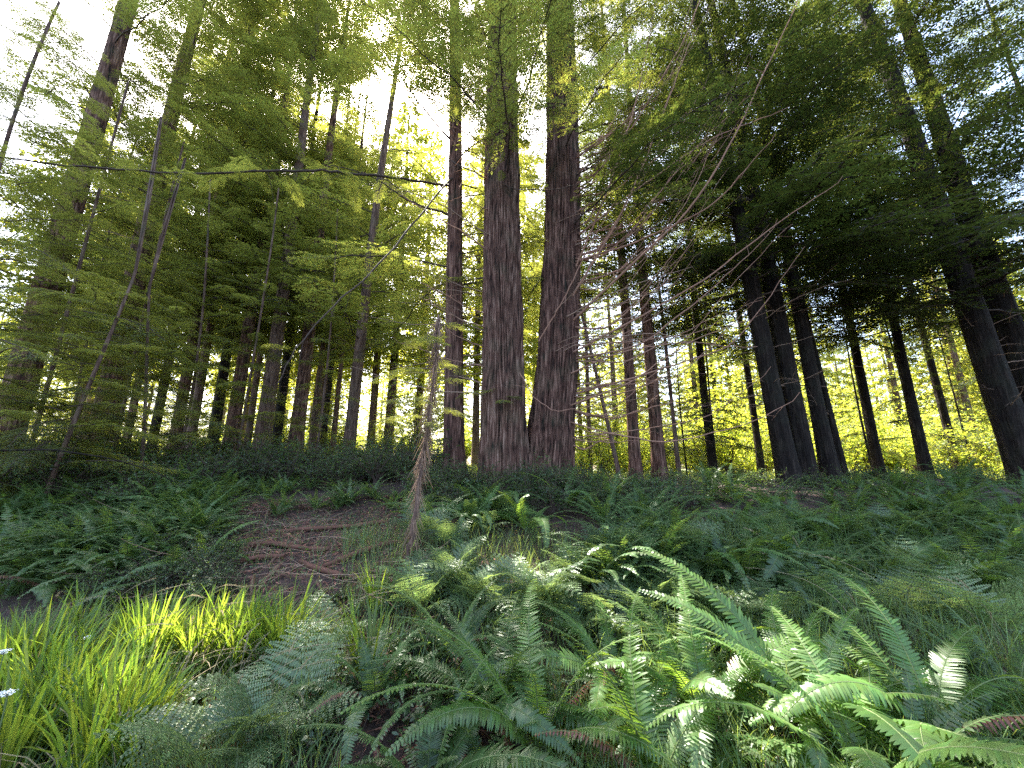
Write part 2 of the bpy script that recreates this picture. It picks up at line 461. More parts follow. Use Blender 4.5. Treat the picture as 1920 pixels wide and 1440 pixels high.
# ------------------------------------------------------------------ a conifer with its own trunk and branches
def conifer(name, label, x, y, r, H, cb, seed, kinds, bark='bark_shaded', blen=(3.0, 1.0), n=60, sides=22, ridge=.05, group=None,
            dead=(0, 0, 0), lean=(0, 0), azf=None, ground_sink=0.0, top=.06, flare=.5, wander=.15, zmax=None, carve=1.0, pitch=(-6, 16)):
    rg = np.random.default_rng(seed)
    z0 = gz(x, y) - ground_sink
    t = empty(name, (x, y, z0)); tag(t, label, 'tree', group)
    link('trunk', trunk_mesh('trunk', r, r * top + .02, H, M[bark], sides, flare, ridge, seed, wander, lean), t)
    def branch(z, az, L, pit, wm, fm, base_len):
        rr = r * (1 - z / H) * .8
        cx, cy2 = lean[0] * z, lean[1] * z
        sc = L / base_len
        mtx = Euler((rg.uniform(-.25, .25), -pit, az)).to_matrix()
        if fm is not None:
            pts = np.array([np.array(mtx @ Vector((L * q, L * o, 0))) for q, o in ((.25, 0), (.45, .2), (.45, -.2), (.6, 0), (.75, .14), (.75, -.14), (.97, 0))])
            pts = pts + np.array([x + cx, y + cy2, z0 + z])
            pts[:, 2] -= .12 * L * np.array([.05, .2, .2, .36, .55, .55, 1])
            if in_gap(pts, carve * (1.1 if z < 10 else .6)) > .01: return
        b = link('branch', wm, t, (cx + rr * math.cos(az), cy2 + rr * math.sin(az), z), (mtx.to_euler()), sc)
        if fm: tag(link('foliage', fm, b), kind='stuff')
    nz = n
    for i in range(nz):
        u = (i + rg.uniform(0, 1)) / nz
        z = cb + (H - .4 - cb) * u ** 1.05
        if zmax and z > zmax: continue
        az = i * 2.399 + rg.uniform(-.5, .5)
        if azf and not azf(az, z): continue
        L = (blen[0] + (blen[1] - blen[0]) * u) * rg.uniform(.7, 1.15)
        wm, fm = kinds[rg.integers(len(kinds))]
        branch(z, az, L, R(rg.uniform(*pitch)) + .25 * u, wm, fm, 3.5)
    for i in range(dead[0]):
        z = rg.uniform(dead[1], dead[2])
        branch(z, rg.uniform(0, 6.28), rg.uniform(.8, 2.4), R(rg.uniform(-10, 15)), BARE[rg.integers(len(BARE))], None, 3.0)
    return t, z0

# --- the twin redwood in the middle: one tree, two trunks grown together at the base
def twin_redwood():
    Y = 8.3
    xa = x_for(946, Y); xb = x_for(1020, Y + .1)
    x0 = (xa + xb) / 2; z0 = gz(x0, Y) - .05
    t = empty('twin_redwood', (x0, Y, z0))
    tag(t, 'large twin-trunked redwood with ridged bark in the centre of the clearing', 'tree')
    link('trunk', trunk_mesh('trunk', .445, .17, 29, M['bark_grey'], 170, .30, .17, 3, .12, (-.010, .0), .06, 34, .8), t, (xa - x0, 0, 0))
    tb = link('trunk', trunk_mesh('trunk', .455, .17, 30, M['bark_red'], 170, .36, .17, 5, .10, (.0, .004), .06, 34, .8, .78), t, (xb - x0, .12, 0))
    tb['label'] = 'right hand trunk with redder bark'
    rg = np.random.default_rng(77)
    def put(z, az, L, pit, wm, fm, bl, cx, cyy):
        mtx = Euler((rg.uniform(-.25, .25), -pit, az)).to_matrix()
        if fm is not None:
            pts = np.array([np.array(mtx @ Vector((L * q, L * o, 0))) for q, o in ((.25, 0), (.45, .2), (.45, -.2), (.6, 0), (.75, .14), (.75, -.14), (.97, 0))]) + np.array([x0 + cx, Y + cyy, z0 + z])
            if in_gap(pts, 1.1 if z < 10 else .7) > .01: return
        b = link('branch', wm, t, (cx + .25 * math.cos(az), cyy + .25 * math.sin(az), z), mtx.to_euler(), L / bl)
        if fm is not None: tag(link('foliage', fm, b), kind='stuff')
    for tr, (cx, cyy) in enumerate(((xa - x0, 0), (xb - x0 + .62, .12))):
        for i in range(95):
            u = (i + rg.uniform(0, 1)) / 95
            z = 4.9 + 19 * u ** 1.1
            az = i * 2.399 + tr
            # the inner sides of the two trunks carry little
            if (math.cos(az) > .5 and tr == 0) or (math.cos(az) < -.5 and tr == 1):
                if rg.random() < .8: continue
            if math.sin(az) < -.3 and z < 7.5 and rg.random() < .6: continue
            wm, fm = (FINE_SHADED if tr == 1 and math.cos(az) > -.2 and rg.random() < .65 else FINE)[rg.integers(4)]
            put(z, az, (4.2 - 2.0 * u) * rg.uniform(.7, 1.15), R(rg.uniform(-4, 22)), wm, fm, 3.4, cx, cyy)
    # bare dead branches low on both trunks, most to the right
    for i in range(34):
        az = rg.uniform(-1.0, 1.1) if rg.random() < .75 else rg.uniform(2.2, 4)
        put(rg.uniform(1.6, 6.5), az, rg.uniform(1.2, 3.4), R(rg.uniform(-6, 20)), BARE[rg.integers(4)], None, 3.0, (xb - x0 + .05) if math.cos(az) > 0 else (xa - x0), .05)
    for i in range(26):
        az = rg.uniform(3.3, 6.1); put(rg.uniform(.8, 7), az, rg.uniform(.12, .5), R(rg.uniform(-20, 20)), BARE[rg.integers(4)], None, 3.0, (xb - x0 + .08) if i % 2 else (xa - x0), -.05)
    # the long bare limbs that sweep up and out; each is followed from the photograph
    def limb(pts, r0, name='limb', mat=None, rend=.006):
        P = np.array([at(a, b, c) for a, b, c in pts]); k = np.linspace(0, 1, len(P)); q = np.linspace(0, 1, 26)
        # smooth through the points
        C = np.stack([np.interp(q, k, P[:, j]) for j in range(3)], 1)
        for _ in range(3): C[1:-1] = (C[:-2] + 2 * C[1:-1] + C[2:]) / 4
        C[1:-1] += np.cumsum(rg.normal(0, .012, (24, 3)), 0) * np.linspace(0, 1, 24)[:, None] + rg.normal(0, .006, (24, 3))
        ac = Acc(); tube(ac, C - np.array([x0, Y, z0]), np.linspace(r0, rend, 26), 6)
        for j in range(5, 25, 2):
            d = norm(np.gradient(C, axis=0)[j] + rg.normal(0, .7, 3)); l = rg.uniform(.15, .5)
            s = np.linspace(0, 1, 5)[:, None]
            tube(ac, C[j] - np.array([x0, Y, z0]) + d * l * s + np.array([0, 0, -.1]) * l * s * s, np.linspace(.005, .0015, 5), 3)
        return link(name, ac.mesh(name, [mat or M['limb']]), t)
    limb([(1070, 560, 8.2), (1150, 430, 7.6), (1210, 300, 7.2), (1260, 170, 6.8), (1300, 60, 6.4)], .030)
    limb([(1075, 600, 8.1), (1180, 500, 7.4), (1290, 400, 6.9), (1380, 250, 6.4), (1440, 120, 6.0), (1495, 0, 5.6)], .028)
    limb([(1080, 500, 8.1), (1130, 380, 7.6), (1190, 210, 7.1), (1215, 90, 6.8), (1230, 0, 6.6)], .024)
    limb([(1075, 660, 8.1), (1190, 600, 7.6), (1330, 520, 7.2), (1450, 420, 6.8), (1580, 330, 6.4)], .024)
    limb([(1085, 440, 8.2), (1200, 350, 7.8), (1330, 260, 7.4), (1480, 200, 7.0)], .024)
    limb([(1070, 700, 8.1), (1160, 660, 7.8), (1290, 640, 7.4), (1420, 650, 7.2)], .020)
    limb([(1070, 760, 8.1), (1180, 720, 7.6), (1300, 640, 7.2), (1410, 600, 6.9)], .018)
    limb([(1065, 790, 8.2), (1150, 815, 7.8), (1260, 830, 7.5), (1400, 790, 7.2), (1500, 735, 7.0)], .020)
    limb([(1010, 640, 7.9), (1060, 560, 7.5), (1110, 460, 7.3), (1160, 380, 7.0)], .014)
    limb([(920, 320, 8.2), (895, 200, 7.9), (905, 80, 7.6), (915, 0, 7.5)], .016)
    limb([(950, 330, 8.2), (945, 200, 7.8), (990, 60, 7.3)], .014)
    limb([(975, 700, 7.9), (1000, 745, 7.7), (1040, 770, 7.5), (1120, 755, 7.3)], .012)
    limb([(915, 470, 8.2), (860, 430, 8.0), (790, 390, 7.7), (720, 340, 7.4)], .022)
    for i in range(70):
        f = rg.random() ** .85; py = 850 - 560 * f; px = 1066 - 6 * f
        dx = rg.uniform(70, 480) * (1 - .25 * f); sl = 1.15 * f + rg.uniform(-.22, .4); y1 = 8.3 + rg.uniform(-2.6, 1.6) * dx / 400; k1 = rg.uniform(-.10, .10)
        limb([(px, py, 8.3), (px + dx * .35, py - dx * (sl * .2 - .07 + k1), 8.3 + (y1 - 8.3) * .35), (px + dx * .7, py - dx * (sl * .55 - k1), 8.3 + (y1 - 8.3) * .7), (px + dx, py - dx * sl * rg.uniform(.9, 1.3), y1)], rg.uniform(.010, .028), rend=.004)
    for i in range(14):
        f = rg.random(); py = 700 - 560 * f; dx = -rg.uniform(50, 190); sl = .3 + .9 * f; y1 = 8.2 - rg.uniform(.1, 1.0)
        limb([(925, py, 8.2), (925 + dx * .4, py + dx * sl * .25, 8.2 + (y1 - 8.2) * .4), (925 + dx, py + dx * sl, y1)], rg.uniform(.010, .018), rend=.004)
    # the live spray low on the left trunk, lit by the sun
    for (px, py, yy, az, L) in [(880, 740, 7.7, 3.3, .9), (985, 750, 7.4, 5.4, .7), (925, 760, 7.5, 4.6, .7)]:
        p = at(px, py, yy) - np.array([x0, Y, z0])
        b = link('branch', FINE[1][0], t, (xa - x0, -.3, p[2] + .15), (0, .1, az), L / 3.4 * 1.2)
        tag(link('foliage', FINE[1][1], b), kind='stuff')
twin_redwood()

# --- slim redwood left of the twin trunks, with the long limb that crosses the picture to the left
xx = x_for(853, 9.0)
slim, slim_z = conifer('slim_redwood', 'slim straight redwood just left of the twin trunks', xx, 9.0, .24, 27, 4.6, 101, FINE, 'bark_red', (4.0, 1.8), 100,
        60, .08, dead=(26, 2.0, 8.0), pitch=(-4, 18), lean=(-.035, 0))
def extra_limb(t, base, pts, r0, n=30, sprays=0, seed=1, mat='twig', name='limb', hang=.5):
    rg = np.random.default_rng(seed)
    P = np.array([at(*p) for p in pts]); k = np.linspace(0, 1, len(P)); q = np.linspace(0, 1, n)
    C = np.stack([np.interp(q, k, P[:, j]) for j in range(3)], 1)
    for _ in range(3): C[1:-1] = (C[:-2] + 2 * C[1:-1] + C[2:]) / 4
    C[1:-1] += rg.normal(0, .012, (n - 2, 3)); C -= np.array(base)
    ac = Acc(); tube(ac, C, np.linspace(r0, r0 * .3, n), 7)
    for j in range(4, n - 1, 2):
        d = norm(np.gradient(C, axis=0)[j] * .6 + rg.normal(0, .8, 3) * np.array([.05, .1, .1]) * 8); l = rg.uniform(.2, .7); s = np.linspace(0, 1, 6)[:, None]
        tube(ac, C[j] + d * l * s + np.array([0, 0, -.2]) * l * s * s, np.linspace(.006, .002, 6), 3)
    lb = link(name, ac.mesh(name, [M[mat]]), t)
    for i in range(sprays):
        j = rg.integers(3, n)
        az = rg.uniform(0, 6.28)
        if in_gap(C[j][None] + np.array(base), 1.3): continue
        tag(link('foliage', FINE[rg.integers(4)][1], lb, tuple(C[j]), (rg.uniform(-.25, .25), rg.uniform(-.1, .15), az), rg.uniform(.12, .30)), kind='stuff')
sb = (xx, 9.0, slim_z)
extra_limb(slim, sb, [(853, 352, 9.0), (830, 346, 8.8), (760, 335, 8.3), (660, 325, 7.6), (590, 318, 7.1), (480, 322, 6.6), (330, 325, 6.1), (150, 312, 5.7), (0, 295, 5.4), (-120, 290, 5.2)], .036, 46, 40, 5)
extra_limb(slim, sb, [(852, 404, 9.0), (770, 380, 8.5), (700, 330, 8.1), (620, 310, 7.7)], .03, 20, 4, 6)
extra_limb(slim, sb, [(850, 268, 9.0), (790, 200, 8.4), (730, 110, 7.9), (670, 30, 7.4)], .028, 20, 3, 7)
extra_limb(slim, sb, [(852, 330, 8.9), (780, 410, 8.0), (730, 480, 7.2), (640, 560, 6.6), (560, 640, 6.2), (520, 720, 6.0)], .024, 26, 5, 8)
extra_limb(slim, sb, [(845, 300, 8.9), (900, 330, 8.2), (960, 355, 7.8), (1040, 358, 7.5), (1110, 340, 7.2)], .02, 20, 2, 9)

# --- slender trees right of the twin trunks
def C(name, label, px, Y, r, H, cb, seed, kinds, bark='bark_shaded', **k):
    return conifer(name, label, x_for(px, Y), Y, r, H, cb, seed, kinds, bark, **k)
C('redwood_tree', 'first slender dark trunk right of the twin redwood', 1192, 11, .17, 19, 5.5, 111, MID, 'bark_red', n=60, dead=(22, 1.2, 6), blen=(3.4, 1.1), sides=30, ridge=.07)
C('redwood_tree', 'reddish slender trunk, second right of the twin redwood', 1237, 11.6, .20, 20, 5.5, 112, MID, 'bark_red', n=64, dead=(22, 1.5, 6), blen=(3.6, 1.1), sides=30, ridge=.07)
C('redwood_tree', 'very thin leaning trunk between the twin redwood and the slender trunks', 1166, 10, .055, 9, 4.2, 113, MID, 'bark_thin', n=14, dead=(14, 1, 4), blen=(1.6, .5), lean=(-.16, 0))
C('redwood_tree', 'thin pole of a tree right of the reddish slender trunk', 1274, 13, .075, 12, 5, 114, MID, 'bark_thin', n=18, dead=(18, 1, 5), blen=(2, .6), lean=(-.03, 0))
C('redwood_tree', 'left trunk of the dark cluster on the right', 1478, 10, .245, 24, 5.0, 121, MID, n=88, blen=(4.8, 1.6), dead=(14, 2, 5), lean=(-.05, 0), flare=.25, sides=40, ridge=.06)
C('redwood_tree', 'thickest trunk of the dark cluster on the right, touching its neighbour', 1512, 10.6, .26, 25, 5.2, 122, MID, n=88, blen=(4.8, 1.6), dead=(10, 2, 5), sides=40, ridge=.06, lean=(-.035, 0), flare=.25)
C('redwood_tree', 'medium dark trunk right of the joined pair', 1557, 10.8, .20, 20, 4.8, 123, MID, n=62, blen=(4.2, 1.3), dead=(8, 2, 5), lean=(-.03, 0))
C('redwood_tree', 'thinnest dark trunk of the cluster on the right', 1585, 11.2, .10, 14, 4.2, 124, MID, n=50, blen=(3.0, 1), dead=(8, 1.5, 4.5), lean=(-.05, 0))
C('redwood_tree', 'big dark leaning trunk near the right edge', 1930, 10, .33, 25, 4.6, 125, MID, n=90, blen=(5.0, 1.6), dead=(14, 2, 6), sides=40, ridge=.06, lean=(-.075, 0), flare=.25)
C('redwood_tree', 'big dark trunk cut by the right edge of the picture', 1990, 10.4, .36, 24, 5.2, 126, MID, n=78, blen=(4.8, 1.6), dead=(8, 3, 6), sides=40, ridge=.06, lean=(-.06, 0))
# trees that fill the dark canopy between and beyond the right hand trunks
FIRS = {1340: 'shaded fir between the slender trunks and the dark cluster', 1650: 'shaded fir just right of the thinnest trunk of the dark cluster', 1740: 'dense dark fir left of the big leaning trunk',
 1430: 'fir standing far behind the left trunk of the dark cluster', 2150: 'fir outside the right edge whose sprays hang into the corner', 1800: 'fir far behind the big leaning trunk'}
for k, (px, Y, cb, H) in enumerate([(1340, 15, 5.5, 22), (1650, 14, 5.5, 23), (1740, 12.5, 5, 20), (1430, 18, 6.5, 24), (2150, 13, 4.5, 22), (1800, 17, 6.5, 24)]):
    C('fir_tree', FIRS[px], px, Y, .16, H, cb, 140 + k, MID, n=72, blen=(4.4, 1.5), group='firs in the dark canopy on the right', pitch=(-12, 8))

for k, (px, Y, H, lab) in enumerate([(1345, 14, 5.0, 'young dark conifer in the gap left of the dark cluster'), (1640, 15, 6.0, 'young dark conifer in the gap right of the dark cluster'), (1735, 13.5, 6.5, 'drooping dark young conifer left of the big leaning trunk'),
                                    (1290, 17, 5.0, 'young conifer far behind the thin pole of a tree'), (1830, 17, 5.5, 'young conifer behind the brilliant bush')]):
    C('young_fir', lab, px, Y, .045, H, 1.2, 240 + k, MID, 'bark_shaded', n=26, blen=(1.9, .5), pitch=(-16, 4), flare=.1, sides=8)
# --- left side
C('redwood_tree', 'tall grey trunk against the bright sky at the left edge', -8, 9, .28, 30, 3.0, 151, FINE, 'bark_grey', n=105, blen=(4.4, 2.2), zmax=22, dead=(34, 2, 12), sides=40, ridge=.06, pitch=(-14, 8), top=.2)
C('redwood_tree', 'broad grey trunk second from the left edge', 178, 12, .33, 31, 3.5, 152, MIDL, 'bark_grey', n=115, blen=(4.4, 2.0), zmax=25, dead=(18, 1.5, 5), sides=40, ridge=.06)
GROVE = {322: 'grey trunk right of the broad grey one, first of the near grove row', 352: 'slimmer trunk half hidden behind the first near grove trunk', 395: 'dark mid-sized trunk left of the middle of the grove',
 430: 'stout grey trunk just left of the middle of the grove', 487: 'nearest and stoutest dark trunk in the middle of the grove', 514: 'trunk close behind the stoutest one of the grove', 552: 'stout brown trunk right of the middle of the grove',
 583: 'thin trunk right of the stout brown one in the grove', 603: 'thin far trunk in the bright gap of the grove', 622: 'thinnest trunk left of the one that leans right', 690: 'lone far trunk in the bright gap left of the slim redwood',
 280: 'far trunk between the broad grey one and the near grove row', 230: 'far trunk close to the right side of the broad grey one', 460: 'far trunk showing between the two stoutest of the grove'}
for k, (px, Y, r, cb) in enumerate([(322, 15, .20, 4.5), (352, 17, .18, 5), (395, 16, .20, 5), (430, 15, .25, 5), (487, 14, .27, 5), (514, 18, .20, 5.5), (552, 15, .27, 5),
                                    (583, 20, .16, 6), (603, 22, .16, 6), (622, 19, .13, 6), (690, 25, .17, 6), (280, 19, .2, 5), (230, 22, .2, 6), (460, 23, .2, 6)]):
    C('redwood_tree', GROVE[px], px, Y, r, (30 if k in (0, 11, 12) else 25) + k % 3, cb + .5, 160 + k, MIDL, ['bark_grey', 'bark_thin', 'bark_shaded'][k % 3],
      n=92, blen=(3.8, 2.5), dead=(9, 1.5, 5), group='straight trunks in the grove on the left', sides=20)
C('redwood_tree', 'brown trunk leaning right at the edge of the left grove', 650, 13, .20, 23, 4, 181, MIDL, 'bark_thin', n=80, blen=(4.0, 1.8), zmax=25, dead=(10, 1.5, 5), lean=(.03, 0), sides=28)
for k, (px, Y, r) in enumerate([(1072, 17, .13), (1108, 20, .12)]):
    C('redwood_tree', ['orange-brown trunk in the sunlit clearing just right of the twin redwood', 'thin sunlit trunk farther back in the clearing right of the twin redwood'][k],
      px, Y, r, 16, 6, 190 + k, MIDL, 'bark_thin', n=24, blen=(2.2, .8), dead=(10, 2, 6))

# --- young redwoods: feathery sprays low on the left
for k, (px, Y, H, L0, n) in enumerate([(40, 7.4, 9.5, 2.4, 55), (205, 9.5, 10, 2.3, 52), (330, 10.5, 9, 2.1, 44), (440, 11, 9, 2.0, 42), (-160, 6.0, 10.0, 2.6, 60), (590, 11.5, 9, 1.8, 36), (120, 12, 12, 2.5, 55), (85, 6.4, 4.2, 1.8, 44), (265, 8.3, 4.4, 1.7, 40)]):
    lab = ['feathery young redwood with grey-green sprays at the left edge', 'feathery young redwood in front of the broad grey trunk', 'feathery young redwood before the first grove trunks',
           'feathery young redwood before the middle of the grove', 'young redwood mostly cut by the left edge of the picture', 'small young redwood beside the trunk leaning right', 'tall young redwood behind the left edge sprays', 'low bushy young redwood nearest to the left edge undergrowth', 'low bushy young redwood standing before the broad grey trunk'][k]
    C('young_redwood', lab, px, Y, .038, H, .7, 200 + k, FINE, 'bark_thin', n=n, blen=(L0, .7), pitch=(-16, 10), flare=.1, ridge=.02, sides=10, wander=.35)

# ------------------------------------------------------------------ far trees
def crown_mesh(seed, H, rad, cb, mat, nb=120, leaf=(.20, .085), per=270):
    rg = np.random.default_rng(seed); ac = Acc(); P, D, N_, L_ = [], [], [], []
    for i in range(nb):
        u = (i + rg.random()) / nb; z = cb + (H - cb) * u; L = (rad * (1 - u) ** .75 + .35) * rg.uniform(.65, 1.2); az = i * 2.399 + rg.normal(0, .3)
        m = max(8, int(per * L / rad)); s = rg.uniform(.12, 1, m) ** .8
        dx = np.array([math.cos(az), math.sin(az), 0]); la = np.array([-math.sin(az), math.cos(az), 0])
        off = rg.normal(0, .16, m) * L * (1.15 - s)
        p = dx * (L * s)[:, None] + la * off[:, None]; p[:, 2] += z + L * (.12 * s - .34 * s * s) - .25 * np.abs(off) + rg.normal(0, .06, m)
        P.append(p); D.append(dx * .6 + la * np.sign(off)[:, None] * .7 + rg.normal(0, .35, (m, 3)) + np.array([0, 0, -.35])); N_.append(np.array([0, 0, 1.0]) + rg.normal(0, .45, (m, 3)))
        L_.append(leaf[0] * rg.uniform(.5, 1.3, m))
    P = np.concatenate(P); L_ = np.concatenate(L_)
    diamonds(ac, P, np.concatenate(D), np.concatenate(N_), L_, L_ * leaf[1] / leaf[0] * rg.uniform(.7, 1.4, len(L_)))
    return ac.mesh('crown', [mat])
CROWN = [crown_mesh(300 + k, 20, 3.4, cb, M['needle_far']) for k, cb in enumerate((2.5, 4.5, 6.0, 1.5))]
FARTRUNK = trunk_mesh('trunk', .22, .04, 19.5, M['bark_thin'], 10, .3, .03, 9, .1, (0, 0), .8)
def far_tree(x, y, s, k, label, group):
    t = empty('far_tree', (x, y, gz(x, y) - .1), RNG.uniform(0, 6.28)); t.scale = (s * RNG.uniform(.9, 1.25),) * 2 + (s,)
    tag(t, label, 'tree', group)
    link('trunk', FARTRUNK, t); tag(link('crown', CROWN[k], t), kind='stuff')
rg = np.random.default_rng(5)
for i in range(20):
    a = i / 19; far_tree(-36 + 38 * a + rg.normal(0, 1), 28 + rg.uniform(-3, 7), rg.uniform(1.15, 1.5), rg.integers(1, 3), 'tree beyond the crowded grove on the left, seen between its trunks', 'trees beyond the left grove')
for i in range(18):
    a = i / 17; far_tree(3 + 50 * a + rg.normal(0, 1), 41 + rg.uniform(-4, 6) - 8 * a, rg.uniform(1.0, 1.5), [0, 3][i % 2], 'sunlit tree on the far side of the clearing to the right', 'sunlit trees across the clearing')
for i in range(46):
    a = i / 45; far_tree(-95 + 190 * a + rg.normal(0, 2), 62 + rg.uniform(-6, 12) - 18 * abs(a - .5), rg.uniform(.95, 1.35), rg.integers(0, 4), 'distant tree in the forest edge beyond the meadow', 'distant forest edge')

for i in range(44):
    a = i / 43; far_tree(-110 + 220 * a + rg.normal(0, 2), 84 + rg.uniform(-8, 14) - 20 * abs(a - .5), rg.uniform(1.1, 1.5), [0, 3][i % 2], 'hazy tree in the farthest row behind the forest edge', 'farthest row of trees')
# ------------------------------------------------------------------ bushes and shrubs
def bush_mesh(seed, Rr, H, nleaf, leaf, mat, stems=14, droop=.2, clump=26):
    rg = np.random.default_rng(seed); fol, wood = Acc(), Acc(); P, D, N_ = [], [], []
    tips = []
    for i in range(stems):
        az = rg.uniform(0, 6.28); out = Rr * math.sqrt(rg.random()) ; h = H * (1 - .45 * (out / Rr) ** 2) * rg.uniform(.6, 1.05)
        s = np.linspace(0, 1, 8)[:, None]
        c = np.array([math.cos(az), math.sin(az), 0]) * out * s ** 1.4 + np.array([0, 0, h]) * s ** .85 + np.cumsum(rg.normal(0, .012, (8, 3)), 0) * H
        c[0] = rg.normal(0, .03, 3) * [1, 1, 0] - [0, 0, .05]
        tube(wood, c, np.linspace(.008 * H ** .5 + .002, .002, 8), 4)
        for _ in range(clump // 4):
            j = rg.uniform(.3, 1); b = np.array([np.interp(j, s[:, 0], c[:, k]) for k in range(3)])
            d = norm(rg.normal(0, 1, 3) * [1, 1, .5] + [0, 0, .25]); l = rg.uniform(.12, .32) * H ** .7
            e = b + d * l; tube(wood, [b, (b + e) / 2 + [0, 0, .01], e], [.003, .002, .001], 3)
            tips.append((b, d, l))
    per = max(3, nleaf // len(tips))
    for b, d, l in tips:
        s = rg.uniform(.15, 1.1, per)
        la = norm(np.cross(d, [0, 0, 1.0]) + 1e-3)
        P.append(b + d * (l * s)[:, None]); sg = np.where(rg.random(per) < .5, 1, -1)[:, None]
        D.append(d * .6 + la * sg + rg.normal(0, .45, (per, 3)) + [0, 0, -droop]); N_.append(np.array([0, 0, 1.0]) + rg.normal(0, .4, (per, 3)))
    P, D, N_ = map(np.concatenate, (P, D, N_)); L_ = leaf * rg.uniform(.55, 1.25, len(P))
    leaves(fol, P, D, N_, L_, L_ * .52, ((0, .2), (.35, 1), (.75, .7), (1, 0)), bend=.15, fold=.25)
    return wood.mesh('stems', [M['twig']]), fol.mesh('leaves', [mat])
def zone(x, y):
    dz = gz(x, y) - EYE[2]; px = 960 + 720 * x / (y * _c + dz * _s)
    names = [(130, 'below the left edge trunk'), (300, 'below the broad grey trunk'), (520, 'below the middle of the left grove'), (750, 'below the trunk that leans right'), (930, 'between the snag and the twin redwood'),
             (1110, 'in front of the twin redwood'), (1260, 'below the two slender reddish trunks'), (1420, 'left of the dark cluster'), (1600, 'in front of the dark cluster'), (1780, 'right of the dark cluster'), (5000, 'below the big leaning trunk')]
    z = next(n for lim, n in names if px < lim)
    return ('in the nearest ferns, ' if y < 2.7 else 'near, ' if y < 4.5 else 'midway, ' if y < 6.8 else 'far, ') + z
def bush(name, label, x, y, s, mesh, cat='shrub', group=None, rot=None):
    t = empty(name, (x, y, gz(x, y)), RNG.uniform(0, 6.28) if rot is None else rot); t.scale = (s,) * 3
    if group and y < 13.2:
        for w_ in (' in the ', ' under the ', ' at the ', ' between ', ' on the ', ' among '): label = label.split(w_)[0]
        label += ' ' + zone(x, y); group += ', ' + zone(x, y)
    tag(t, label, cat, group)
    link('stems', mesh[0], t); tag(link('leaves', mesh[1], t), kind='stuff'); return t
HUCK = [bush_mesh(400 + k, .55, .85, 1500, .034, M['shrub'], 16, clump=30) for k in range(4)]
SALAL = [bush_mesh(410 + k, .5, .55, 520, .075, M['shrub'], 12) for k in range(2)]
LOW = [bush_mesh(450 + k, .42, .32, 420, .055, M['shrub'], 12) for k in range(2)]
BRIGHT = [bush_mesh(420 + k, 1.3, 2.0, 2600, .095, M['broadleaf'], 26, clump=40) for k in range(3)]
SMALLTREE = bush_mesh(430, 1.7, 4.6, 3600, .085, M['broadleaf'], 20, clump=70)
TALL = [bush_mesh(435 + k, 2.1, 5.2, 5200, .12, M['broadleaf'], 26, clump=90) for k in range(2)]

bush('bright_bush', 'brilliant yellow-green bush in the sun near the right edge', x_for(1800, 13.5), 13.5, 1.15, BRIGHT[0])
bush('bright_bush', 'smaller sunlit bush leaning towards the big right hand trunk', x_for(1880, 15.5), 15.5, .8, BRIGHT[1])
bush('sunlit_sapling', 'small broadleaf tree with glowing yellow leaves left of the slim redwood', x_for(775, 12), 12, .95, SMALLTREE, 'tree')
bush('sunlit_sapling', 'broadleaf sapling glowing in the clearing right of the twin redwood', x_for(1130, 19), 19, .8, SMALLTREE, 'tree')
rg = np.random.default_rng(8)
for i in range(13):
    Y = rg.uniform(19, 28); px = 1090 + 860 * (i + rg.random()) / 13
    bush('sunlit_broadleaf_tree', 'small glowing broadleaf tree filling the clearing behind the right hand trunks', x_for(px, Y), Y, rg.uniform(.75, 1.35), TALL[i % 2], 'tree', 'broadleaf trees in the right clearing')
for i in range(7):
    Y = rg.uniform(20, 28); px = 260 + 560 * (i + rg.random()) / 7
    bush('sunlit_broadleaf_tree', 'small glowing broadleaf tree beyond the left grove trunks', x_for(px, Y), Y, rg.uniform(.5, .9), TALL[i % 2], 'tree', 'broadleaf trees beyond the left grove')
for i in range(26):
    Y = rg.uniform(17, 27); px = 1080 + 900 * (i + rg.random()) / 26
    bush('bright_bush', 'sunlit bush in the glowing clearing behind the right hand trunks', x_for(px, Y), Y, rg.uniform(.8, 1.7), BRIGHT[i % 3], group='sunlit bushes in the right clearing')
for i in range(14):
    Y = rg.uniform(16, 24); px = 120 + 720 * (i + rg.random()) / 14
    bush('bright_bush', 'sunlit bush among the grove trunks on the left', x_for(px, Y), Y, rg.uniform(.5, 1.0), BRIGHT[i % 3], group='sunlit bushes in the left grove')

for i in range(54):
    x = -62 + 120 * (i + rg.random()) / 54; Y = 50 + rg.uniform(-5, 6)
    bush('bright_bush', 'bush in the low thicket along the far side of the meadow', x, Y, rg.uniform(1.6, 3.0), BRIGHT[i % 3], group='thicket along the far side of the meadow')
def far_enough(x, y):
    return not (abs(x - .3) < 1.0 and abs(y - 8.3) < .55)
rg = np.random.default_rng(9)
for i in range(120):     # shrub belt across the middle left
    Y = rg.uniform(6.2, 12.5); px = -60 + 880 * (i + rg.random()) / 120
    x = x_for(px, Y)
    if px > 330 and Y < 7.6: Y = rg.uniform(7.8, 12)
    bush('huckleberry_shrub', 'small-leaved shrub in the dusky undergrowth belt left of the trunks', x_for(px, Y), Y, rg.uniform(.8, 1.5), HUCK[i % 4], group='shrubs in the left undergrowth belt')
for i in range(110):
    Y = rg.uniform(7.0, 12.5); px = 1080 + 900 * (i + rg.random()) / 110
    bush('huckleberry_shrub', 'low dark shrub in the shade under the right hand trunks', x_for(px, Y), Y, rg.uniform(.35, .7), (HUCK + SALAL)[i % 6], group='shrubs under the right hand trunks')
for i in range(34):
    px = 770 + 370 * (i + rg.random()) / 34; Y = rg.uniform(6.2, 7.7)
    bush('salal_shrub', 'leafy shrub at the foot of the twin redwood', x_for(px, Y), Y, rg.uniform(.5, .95), (SALAL + HUCK)[i % 6], group='shrubs round the foot of the twin redwood')
